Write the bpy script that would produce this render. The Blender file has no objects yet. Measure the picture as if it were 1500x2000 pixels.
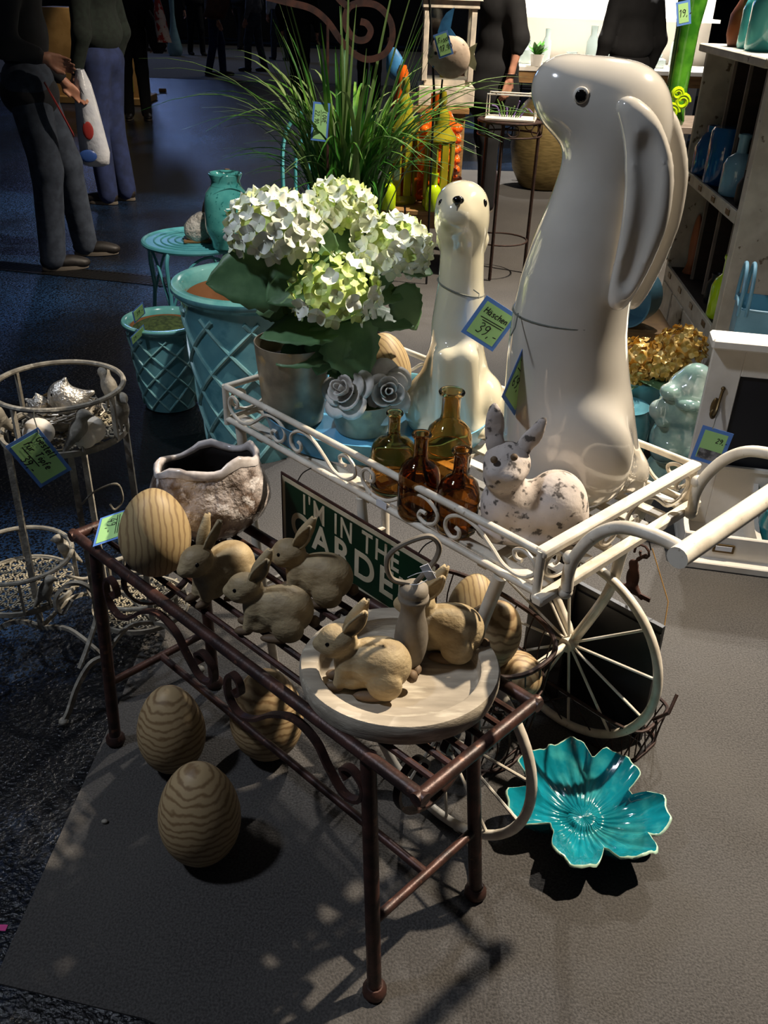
import bpy, math, random
import numpy as np
from mathutils import Vector, Matrix, Euler, Quaternion

random.seed(7)
PI = math.pi
scene = bpy.context.scene
COL = scene.collection

# ------------------------------------------------------------------ camera
CAM_H, FPX = 1.45, 1740.0
_n = np.array([650 - 750, 3950 - 1000, FPX]); _n = _n / np.linalg.norm(_n)
_up = -_n
_fy = np.array([0, 0, 1.0]); _fy = _fy - _up * _fy.dot(_up); _fy /= np.linalg.norm(_fy)
RC = np.array([np.cross(_fy, _up), _fy, _up])            # world = RC @ (right, down, forward)
cam_data = bpy.data.cameras.new('camera')
cam = bpy.data.objects.new('camera', cam_data); COL.objects.link(cam)
cam_data.sensor_fit = 'VERTICAL'; cam_data.sensor_height = 36.0; cam_data.sensor_width = 27.0
cam_data.lens = FPX / 2000.0 * 36.0
cam_data.clip_start = 0.02; cam_data.clip_end = 200
m = Matrix.Identity(4)
for i in range(3):
    m[i][0] = RC[i][0]; m[i][1] = -RC[i][1]; m[i][2] = -RC[i][2]
m[2][3] = CAM_H
cam.matrix_world = m
scene.camera = cam

# ------------------------------------------------------------------ light
scene.view_settings.view_transform = 'Standard'
scene.view_settings.look = 'None'
scene.view_settings.gamma = 1.0
scene.view_settings.use_curve_mapping = False
scene.view_settings.exposure = 0.35
world = bpy.data.worlds.new('hall_air'); scene.world = world; world.use_nodes = True
bg = world.node_tree.nodes['Background']
bg.inputs[0].default_value = (0.7, 0.78, 1.0, 1); bg.inputs[1].default_value = 0.022

def spot(name, loc, target, power, size, blend, radius, col):
    d = bpy.data.lights.new(name, 'SPOT'); d.energy = power; d.spot_size = math.radians(size)
    d.spot_blend = blend; d.shadow_soft_size = radius; d.color = col
    o = bpy.data.objects.new(name, d); COL.objects.link(o); o.location = loc
    o.rotation_euler = (Vector(target) - Vector(loc)).to_track_quat('-Z', 'Y').to_euler(); return o
def area(name, loc, target, power, sx, sy, col):
    d = bpy.data.lights.new(name, 'AREA'); d.energy = power; d.shape = 'RECTANGLE'; d.size = sx; d.size_y = sy; d.color = col
    o = bpy.data.objects.new(name, d); COL.objects.link(o); o.location = loc
    o.rotation_euler = (Vector(target) - Vector(loc)).to_track_quat('-Z', 'Y').to_euler(); return o
WARM = (1.0, 0.86, 0.68); WHITE = (1.0, 0.95, 0.88); COOL = (0.78, 0.86, 1.0)
spot('booth_spot_key', (2.5, 2.5, 4.2), (0.42, 1.55, 0.5), 1500, 36, 0.75, 0.05, WARM)
spot('booth_spot_rear', (1.5, 5.4, 4.2), (1.0, 1.9, 0.3), 620, 42, 0.7, 0.05, WHITE)
spot('booth_spot_back', (2.2, 4.6, 4.3), (0.7, 6.4, 0.4), 1500, 74, 0.6, 0.06, WARM)
spot('booth_spot_shelf', (2.0, 4.9, 4.0), (1.5, 3.9, 1.1), 900, 54, 0.6, 0.06, WHITE)
spot('white_table_spot', (2.0, 9.2, 3.6), (1.9, 9.8, 0.9), 1300, 84, 0.5, 0.06, WHITE)
spot('grass_spot', (0.4, 1.6, 4.2), (-0.4, 3.4, 0.8), 420, 36, 0.6, 0.05, WHITE)
spot('booth_spot_left', (-2.3, 0.7, 4.1), (-0.05, 1.6, 0.4), 230, 52, 0.7, 0.16, COOL)
area('floor_sheen_light', (-6.4, 24.0, 4.6), (-2.0, 7.0, 0.0), 70, 1.1, 2.0, (0.30, 0.46, 1.0))  # unseen blue light, added and aimed to give the aisle floor its sheen
area('hall_lamp_far', (-1.0, 23.0, 8.0), (-2.0, 20.0, 0.0), 70, 3.0, 3.0, WHITE)

# ------------------------------------------------------------------ helpers: places
def ray(px, py):
    return RC @ np.array([px - 750.0, py - 1000.0, FPX])
def G(px, py, z=0.0):
    d = ray(px, py); t = (z - CAM_H) / d[2]
    return Vector((t * d[0], t * d[1], z))
def onplane(px, py, p0, nrm):
    d = Vector(ray(px, py)); o = Vector((0, 0, CAM_H)); n = Vector(nrm)
    t = (Vector(p0) - o).dot(n) / d.dot(n); return o + d * t
def proj(p):
    c = RC.T @ (np.array(p) - np.array([0, 0, CAM_H])); return 750 + FPX * c[0] / c[2], 1000 + FPX * c[1] / c[2], FPX / c[2]
class View:
    """upright plane through a thing's base, square to the line of sight: turns measured outlines into metres"""
    def __init__(s, base):
        s.b = Vector(base); h = Vector((s.b.x, s.b.y, 0)).normalized(); s.ey = h; s.ex = Vector((h.y, -h.x, 0))
        s.rot = math.atan2(s.ex.y, s.ex.x)
    def p(s, px, py, dep=0.0):
        w = onplane(px, py, s.b + s.ey * dep, s.ey) - s.b
        return Vector((w.dot(s.ex), dep, w.z))
    def r(s, n, px, py, dep=0.0):
        q = s.p(px, py, dep); w = s.b + s.ex * q.x + s.ey * dep + Vector((0, 0, q.z))
        return n / proj(w)[2]
    def w(s, px, py, dep=0.0):
        q = s.p(px, py, dep); return s.b + s.ex * q.x + s.ey * q.y + Vector((0, 0, q.z))

# ------------------------------------------------------------------ helpers: meshes
def catmull(pts, n=6, closed=False):
    P = [Vector(p) for p in pts]; out = []; L = len(P)
    rng = range(L if closed else L - 1)
    for i in rng:
        if closed: a, b, c, d = P[(i - 1) % L], P[i], P[(i + 1) % L], P[(i + 2) % L]
        else: a, b, c, d = P[max(i - 1, 0)], P[i], P[i + 1], P[min(i + 2, L - 1)]
        for k in range(n):
            t = k / n
            out.append(0.5 * ((2 * b) + (c - a) * t + (2 * a - 5 * b + 4 * c - d) * t * t + (3 * b - a - 3 * c + d) * t ** 3))
    if not closed: out.append(P[-1])
    return out
def lerp(a, b, t): return a + (b - a) * t

class MB:
    def __init__(s): s.v = []; s.f = []
    def add(s, v, f, M=None):
        o = len(s.v)
        s.v += [tuple(M @ Vector(q)) for q in v] if M is not None else [tuple(q) for q in v]
        s.f += [tuple(i + o for i in q) for q in f]; return s
    def box(s, c, d, ch=0.0, M=None):
        hx, hy, hz = d[0] / 2, d[1] / 2, d[2] / 2
        T = Matrix.Translation(Vector(c)); T = (M @ T) if M is not None else T
        if ch <= 0:
            v = [(x, y, z) for z in (-hz, hz) for y in (-hy, hy) for x in (-hx, hx)]
            return s.add(v, [(0, 2, 3, 1), (4, 5, 7, 6), (0, 1, 5, 4), (2, 6, 7, 3), (0, 4, 6, 2), (1, 3, 7, 5)], T)
        ch = min(ch, hx * .9, hy * .9, hz * .9); v = []; idx = {}
        for sx in (-1, 1):
            for sy in (-1, 1):
                for sz in (-1, 1):
                    for ax in range(3):
                        q = [sx * hx, sy * hy, sz * hz]
                        for a in range(3):
                            if a != ax: q[a] -= (sx, sy, sz)[a] * ch
                        idx[(sx, sy, sz, ax)] = len(v); v.append(q)
        f = []
        for ax in range(3):
            b, c2 = (ax + 1) % 3, (ax + 2) % 3
            for sg in (-1, 1):
                q = []
                for sb, sc in ((-1, -1), (1, -1), (1, 1), (-1, 1)):
                    k = [0, 0, 0]; k[ax] = sg; k[b] = sb; k[c2] = sc; q.append(idx[(k[0], k[1], k[2], ax)])
                f.append(tuple(q) if sg > 0 else tuple(q[::-1]))
            for sb in (-1, 1):
                for sc in (-1, 1):
                    k0 = [0, 0, 0]; k0[ax] = -1; k0[b] = sb; k0[c2] = sc; k1 = list(k0); k1[ax] = 1
                    q = [idx[(*k0, b)], idx[(*k1, b)], idx[(*k1, c2)], idx[(*k0, c2)]]
                    f.append(tuple(q) if sb * sc < 0 else tuple(q[::-1]))
        for sx in (-1, 1):
            for sy in (-1, 1):
                for sz in (-1, 1):
                    q = [idx[(sx, sy, sz, a)] for a in range(3)]
                    f.append(tuple(q) if sx * sy * sz > 0 else tuple(q[::-1]))
        return s.add(v, f, T)
    def tube(s, pts, r, seg=8, closed=False, cap=True, flat=None, up=None):
        """round tube; flat=(w,t) gives a rectangular bar with its width along 'up'"""
        P = [Vector(p) for p in pts]; n = len(P); rr = r if isinstance(r, (list, tuple)) else [r] * n
        T = []
        for i in range(n):
            if closed: t = P[(i + 1) % n] - P[i - 1]
            else: t = P[min(i + 1, n - 1)] - P[max(i - 1, 0)]
            T.append(t.normalized() if t.length > 1e-9 else Vector((0, 0, 1)))
        N = Vector(up) if up is not None else (Vector((0, 0, 1)) if abs(T[0].z) < .9 else Vector((1, 0, 0)))
        N = (N - T[0] * N.dot(T[0])).normalized(); v = []
        for i in range(n):
            if up is not None:
                U = Vector(up); U = U - T[i] * U.dot(T[i])
                N = U.normalized() if U.length > 1e-4 else N
            else:
                U = N - T[i] * N.dot(T[i]); N = U.normalized() if U.length > 1e-6 else N
            B = T[i].cross(N)
            if flat:
                w, t = flat[0] / 2 * rr[i], flat[1] / 2 * rr[i]
                for a, b in ((w, t), (-w, t), (-w, -t), (w, -t)): v.append(P[i] + N * a + B * b)
            else:
                for k in range(seg):
                    a = 2 * PI * k / seg; v.append(P[i] + (N * math.cos(a) + B * math.sin(a)) * rr[i])
        sg = 4 if flat else seg; f = []
        for i in range(n if closed else n - 1):
            j = (i + 1) % n
            for k in range(sg):
                l = (k + 1) % sg; f.append((i * sg + k, i * sg + l, j * sg + l, j * sg + k))
        if cap and not closed:
            f.append(tuple(range(sg))[::-1]); f.append(tuple((n - 1) * sg + k for k in range(sg)))
        return s.add(v, f)
    def lathe(s, prof, seg=32, c=(0, 0, 0), M=None, fn=None):
        v = []; f = []; n = len(prof)
        for r, z in prof:
            for k in range(seg):
                a = 2 * PI * k / seg
                q = (r * math.cos(a), r * math.sin(a), z) if fn is None else fn(r, z, a)
                v.append((q[0] + c[0], q[1] + c[1], q[2] + c[2]))
        for i in range(n - 1):
            for k in range(seg):
                l = (k + 1) % seg; f.append((i * seg + k, i * seg + l, (i + 1) * seg + l, (i + 1) * seg + k))
        if prof[0][0] > 1e-6 and fn is None: pass
        return s.add(v, f, M)
    def disc(s, r, z, seg=32, c=(0, 0, 0), down=False):
        v = [(c[0] + r * math.cos(2 * PI * k / seg), c[1] + r * math.sin(2 * PI * k / seg), z + c[2]) for k in range(seg)]
        return s.add(v, [tuple(range(seg))[::-1] if down else tuple(range(seg))])
    def ell(s, c, r, seg=14, rings=9, M=None):
        if not isinstance(r, (list, tuple)): r = (r, r, r)
        v = [(0, 0, -1)]; f = []
        for i in range(1, rings):
            t = PI * i / rings - PI / 2
            for k in range(seg):
                a = 2 * PI * k / seg; v.append((math.cos(t) * math.cos(a), math.cos(t) * math.sin(a), math.sin(t)))
        v.append((0, 0, 1)); top = len(v) - 1
        for k in range(seg):
            l = (k + 1) % seg; f.append((0, 1 + l, 1 + k))
            f.append((top, 1 + (rings - 2) * seg + k, 1 + (rings - 2) * seg + l))
            for i in range(rings - 2):
                f.append((1 + i * seg + k, 1 + i * seg + l, 1 + (i + 1) * seg + l, 1 + (i + 1) * seg + k))
        T = Matrix.Translation(Vector(c)) @ (M.to_4x4() if M is not None else Matrix.Identity(4)) @ Matrix.Diagonal((r[0], r[1], r[2], 1))
        return s.add(v, f, T)
    def grid(s, fn, nu, nv, thick=0.0):
        """surface fn(u,v)->point, optionally with a real thickness"""
        v = [Vector(fn(i / nu, j / nv)) for j in range(nv + 1) for i in range(nu + 1)]
        W = nu + 1; f = [(j * W + i, j * W + i + 1, (j + 1) * W + i + 1, (j + 1) * W + i) for j in range(nv) for i in range(nu)]
        if thick:
            N = [Vector((0, 0, 0)) for _ in v]
            for q in f:
                n = (v[q[1]] - v[q[0]]).cross(v[q[3]] - v[q[0]])
                for k in q: N[k] += n
            o = len(v); v = v + [p - (N[i].normalized() if N[i].length > 1e-12 else Vector((0, 0, 1))) * thick for i, p in enumerate(v)]
            f2 = [tuple(k + o for k in q[::-1]) for q in f]
            edge = [i for i in range(W)] + [j * W + nu for j in range(1, nv + 1)] + [nv * W + i for i in range(nu - 1, -1, -1)] + [j * W for j in range(nv - 1, 0, -1)]
            f2 += [(edge[(k + 1) % len(edge)], edge[k], edge[k] + o, edge[(k + 1) % len(edge)] + o) for k in range(len(edge))]
            f = f + f2
        return s.add(v, f)
    def build(s, name, mat, parent=None, smooth=True, loc=None):
        me = bpy.data.meshes.new(name); me.from_pydata(s.v, [], s.f); me.materials.append(mat)
        if smooth:
            me.polygons.foreach_set('use_smooth', [True] * len(me.polygons))
            if smooth != 'full': me.set_sharp_from_angle(angle=math.radians(42))
        o = bpy.data.objects.new(name, me); COL.objects.link(o)
        if parent is not None: o.parent = parent
        if loc is not None: o.location = loc
        return o

def sdf_grid(prims, h, k, sub=(), ksub=0.004, k2=0.004):
    fine = [q[0].isupper() for q in prims]; prims = [(q[0].lower(),) + tuple(q[1:]) for q in prims]
    lo = np.array([1e9] * 3); hi = -lo
    for q in prims:
        if q[0] == 'c':
            for P, R in ((q[1], q[3]), (q[2], q[4])):
                lo = np.minimum(lo, np.array(P) - R); hi = np.maximum(hi, np.array(P) + R)
        else:
            R = max(q[2]) if isinstance(q[2], (tuple, list)) else q[2]
            rr = np.array(q[2]) if (isinstance(q[2], (tuple, list)) and len(q) < 4) else R
            lo = np.minimum(lo, np.array(q[1]) - rr); hi = np.maximum(hi, np.array(q[1]) + rr)
    lo -= k * .5 + 3 * h; hi += k * .5 + 3 * h
    n = np.ceil((hi - lo) / h).astype(int) + 1
    ax = [lo[i] + h * np.arange(n[i]) for i in range(3)]
    X, Y, Z = np.meshgrid(*ax, indexing='ij'); X = X.astype(np.float32); Y = Y.astype(np.float32); Z = Z.astype(np.float32)
    def dist(q):
        if q[0] == 'c':
            a = np.array(q[1]); b = np.array(q[2]); ab = b - a; L = max(float(ab @ ab), 1e-12)
            t = np.clip(((X - a[0]) * ab[0] + (Y - a[1]) * ab[1] + (Z - a[2]) * ab[2]) / L, 0, 1)
            return np.sqrt((X - a[0] - t * ab[0]) ** 2 + (Y - a[1] - t * ab[1]) ** 2 + (Z - a[2] - t * ab[2]) ** 2) - (q[3] + (q[4] - q[3]) * t)
        r = q[2] if isinstance(q[2], (tuple, list)) else (q[2],) * 3
        x, y, z = X - q[1][0], Y - q[1][1], Z - q[1][2]
        if len(q) > 3 and q[3] is not None:
            R = np.array(Euler(q[3]).to_matrix()).T
            x, y, z = R[0][0] * x + R[0][1] * y + R[0][2] * z, R[1][0] * x + R[1][1] * y + R[1][2] * z, R[2][0] * x + R[2][1] * y + R[2][2] * z
        k0 = np.sqrt((x / r[0]) ** 2 + (y / r[1]) ** 2 + (z / r[2]) ** 2); k1 = np.sqrt((x / r[0] ** 2) ** 2 + (y / r[1] ** 2) ** 2 + (z / r[2] ** 2) ** 2)
        return k0 * (k0 - 1) / np.maximum(k1, 1e-6)
    D = None
    for q, fi in zip(prims, fine):
        d = dist(q); kk = k2 if fi else k
        if D is None: D = d
        else:
            hh = np.clip(.5 + .5 * (D - d) / kk, 0, 1); D = D * (1 - hh) + d * hh - kk * hh * (1 - hh)
    for q in sub:
        d = -dist(q); hh = np.clip(.5 - .5 * (D - d) / ksub, 0, 1); D = D * (1 - hh) + d * hh + ksub * hh * (1 - hh)
    return D, lo, h
def surfnet(D, lo, h):
    S = D < 0; n = D.shape; c = np.zeros((n[0] - 1, n[1] - 1, n[2] - 1), np.int8)
    for i in (0, 1):
        for j in (0, 1):
            for k in (0, 1): c += S[i:n[0] - 1 + i, j:n[1] - 1 + j, k:n[2] - 1 + k]
    act = (c > 0) & (c < 8); I = np.argwhere(act); idx = -np.ones(act.shape, np.int64); idx[act] = np.arange(len(I))
    acc = np.zeros((len(I), 3)); cnt = np.zeros(len(I))
    for ax in range(3):
        for a in (0, 1):
            for b in (0, 1):
                o0 = [0, 0, 0]; o0[(ax + 1) % 3] = a; o0[(ax + 2) % 3] = b; o1 = list(o0); o1[ax] = 1
                d0 = D[I[:, 0] + o0[0], I[:, 1] + o0[1], I[:, 2] + o0[2]]; d1 = D[I[:, 0] + o1[0], I[:, 1] + o1[1], I[:, 2] + o1[2]]
                m = (d0 < 0) != (d1 < 0); t = np.where(m, d0 / np.where(m, d0 - d1, 1), 0)
                p = np.tile(np.array(o0, float), (len(I), 1)); p[:, ax] += t; acc[m] += p[m]; cnt[m] += 1
    V = (I + acc / np.maximum(cnt, 1)[:, None]) * h + lo; F = []
    for ax in range(3):
        b, c2 = (ax + 1) % 3, (ax + 2) % 3
        s0 = [slice(None)] * 3; s1 = [slice(None)] * 3; s0[ax] = slice(0, n[ax] - 1); s1[ax] = slice(1, n[ax])
        A = S[tuple(s0)]; B = S[tuple(s1)]; E = np.argwhere(A != B); ok = (E[:, b] > 0) & (E[:, c2] > 0) & (E[:, b] < n[b] - 1) & (E[:, c2] < n[c2] - 1); E = E[ok]
        q = []
        for db, dc in ((-1, -1), (0, -1), (0, 0), (-1, 0)):
            J = E.copy(); J[:, b] += db; J[:, c2] += dc; q.append(idx[J[:, 0], J[:, 1], J[:, 2]])
        q = np.stack(q, 1); inn = A[E[:, 0], E[:, 1], E[:, 2]]
        q[~inn] = q[~inn][:, ::-1]; F.append(q)
    return V, np.concatenate(F)
def sdf(prims, h, k=0.01, sub=(), ksub=0.004, relax=1):
    D, lo, h = sdf_grid(prims, h, k, sub, ksub); V, F = surfnet(D, lo, h)
    for _ in range(relax):
        A = np.zeros_like(V); C = np.zeros(len(V))
        for i in range(4):
            a, b = F[:, i], F[:, (i + 1) % 4]
            np.add.at(A, a, V[b]); np.add.at(C, a, 1); np.add.at(A, b, V[a]); np.add.at(C, b, 1)
        V = V * .5 + .5 * A / np.maximum(C, 1)[:, None]
    mb = MB(); mb.v = [tuple(map(float, p)) for p in V]; mb.f = [tuple(int(i) for i in q) for q in F]; return mb

def grounded(mb):
    """flat base: nothing reaches below the surface a figure stands on"""
    mb.v = [(a, b, max(c, .0006)) for a, b, c in mb.v]; return mb
def skin(mb, x, z, side=-1, tol=.012):
    """depth of a modelled surface at local x, z"""
    ys = [v[1] for v in mb.v if abs(v[0] - x) < tol and abs(v[2] - z) < tol]
    return (min(ys) if side < 0 else max(ys)) if ys else 0.0
def tag(o, label=None, cat=None, group=None, kind=None):
    if label: o['label'] = label
    if cat: o['category'] = cat
    if group: o['group'] = group
    if kind: o['kind'] = kind
    return o
def thing(name, label, cat, loc=(0, 0, 0), rotz=0.0, group=None, scale=1.0):
    o = bpy.data.objects.new(name, None); COL.objects.link(o); o.empty_display_size = .05
    o.location = loc; o.rotation_euler = (0, 0, rotz); o.scale = (scale,) * 3
    return tag(o, label, cat, group)
def dup(root, loc, rotz=None, label=None, group=None, scale=None):
    r = root.copy(); COL.objects.link(r); r.location = loc
    if rotz is not None: r.rotation_euler = (0, 0, rotz)
    if scale: r.scale = (scale,) * 3 if not isinstance(scale, tuple) else scale
    if label: r['label'] = label
    if group: r['group'] = group
    for ch in list(root.children):
        c = ch.copy(); COL.objects.link(c); c.parent = r
        for g in ch.children:
            d = g.copy(); COL.objects.link(d); d.parent = c
    return r
def child(name, me, parent, M):
    o = bpy.data.objects.new(name, me); COL.objects.link(o); o.parent = parent; o.matrix_local = M; return o

# ------------------------------------------------------------------ helpers: materials
def hexc(h):
    c = [int(h[i:i + 2], 16) / 255 for i in (0, 2, 4)]
    return tuple(x / 12.92 if x <= .04045 else ((x + .055) / 1.055) ** 2.4 for x in c) + (1,)
def pm(name, c1, c2=None, rough=.5, metal=0.0, scale=8.0, lo=.4, hi=.62, detail=5.0, bump=0.0, bscale=60.0, coat=0.0, trans=0.0, ior=1.45,
       kind='noise', stretch=(1, 1, 1), c3=None, s3=40.0, lo3=.6, hi3=.66, sub=0.0, spec=.5, dist=2.0, coatr=.05, emit=0.0, bdist=.002):
    M = bpy.data.materials.new(name); M.use_nodes = True; nt = M.node_tree; N = nt.nodes; L = nt.links; b = N['Principled BSDF']
    b.inputs['Roughness'].default_value = rough; b.inputs['Metallic'].default_value = metal; b.inputs['IOR'].default_value = ior
    b.inputs['Coat Weight'].default_value = coat; b.inputs['Coat Roughness'].default_value = coatr
    b.inputs['Transmission Weight'].default_value = trans; b.inputs['Specular IOR Level'].default_value = spec
    c1 = hexc(c1); tc = N.new('ShaderNodeTexCoord'); mp = N.new('ShaderNodeMapping'); mp.inputs['Scale'].default_value = stretch
    L.new(tc.outputs['Object'], mp.inputs['Vector']); col = None
    def tex(kd, sc):
        if kd == 'noise':
            t = N.new('ShaderNodeTexNoise'); t.inputs['Scale'].default_value = sc; t.inputs['Detail'].default_value = detail; o = t.outputs['Fac']
        elif kd == 'wave':
            t = N.new('ShaderNodeTexWave'); t.wave_type = 'BANDS'; t.bands_direction = 'Z'; t.inputs['Scale'].default_value = sc; t.inputs['Distortion'].default_value = dist
            t.inputs['Detail'].default_value = 3; t.inputs['Detail Scale'].default_value = 1.2; o = t.outputs['Fac']
        elif kd == 'wavex':
            t = N.new('ShaderNodeTexWave'); t.wave_type = 'BANDS'; t.bands_direction = 'X'; t.inputs['Scale'].default_value = sc; t.inputs['Distortion'].default_value = dist
            t.inputs['Detail'].default_value = 3; t.inputs['Detail Scale'].default_value = 1.0; o = t.outputs['Fac']
        elif kd == 'rings':
            t = N.new('ShaderNodeTexWave'); t.wave_type = 'RINGS'; t.rings_direction = 'Y'; t.inputs['Scale'].default_value = sc; t.inputs['Distortion'].default_value = dist
            t.inputs['Detail'].default_value = 2; t.inputs['Detail Scale'].default_value = .8; o = t.outputs['Fac']
        elif kd == 'crack':
            t = N.new('ShaderNodeTexVoronoi'); t.feature = 'DISTANCE_TO_EDGE'; t.inputs['Scale'].default_value = sc; o = t.outputs['Distance']
        else:
            t = N.new('ShaderNodeTexVoronoi'); t.inputs['Scale'].default_value = sc; o = t.outputs['Distance']
        L.new(mp.outputs['Vector'], t.inputs['Vector']); return o
    if c2:
        rp = N.new('ShaderNodeValToRGB'); rp.color_ramp.elements[0].position = lo; rp.color_ramp.elements[1].position = hi
        rp.color_ramp.elements[0].color = c1; rp.color_ramp.elements[1].color = hexc(c2); L.new(tex(kind, scale), rp.inputs['Fac']); col = rp.outputs['Color']
    if c3:
        r3 = N.new('ShaderNodeValToRGB'); r3.color_ramp.elements[0].position = lo3; r3.color_ramp.elements[1].position = hi3
        r3.color_ramp.elements[0].color = (0, 0, 0, 1); r3.color_ramp.elements[1].color = (1, 1, 1, 1); L.new(tex('noise', s3), r3.inputs['Fac'])
        mx = N.new('ShaderNodeMix'); mx.data_type = 'RGBA'; L.new(r3.outputs['Color'], mx.inputs['Factor'])
        if col is not None: L.new(col, mx.inputs[6])
        else: mx.inputs[6].default_value = c1
        mx.inputs[7].default_value = hexc(c3); col = mx.outputs[2]
    if col is not None: L.new(col, b.inputs['Base Color'])
    else: b.inputs['Base Color'].default_value = c1
    if bump:
        bp = N.new('ShaderNodeBump'); bp.inputs['Strength'].default_value = bump; bp.inputs['Distance'].default_value = bdist
        L.new(tex('noise', bscale), bp.inputs['Height']); L.new(bp.outputs['Normal'], b.inputs['Normal'])
    if sub: b.inputs['Subsurface Weight'].default_value = sub; b.inputs['Subsurface Radius'].default_value = (.01, .008, .005)
    if emit: b.inputs['Emission Color'].default_value = c1; b.inputs['Emission Strength'].default_value = emit
    return M
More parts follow.
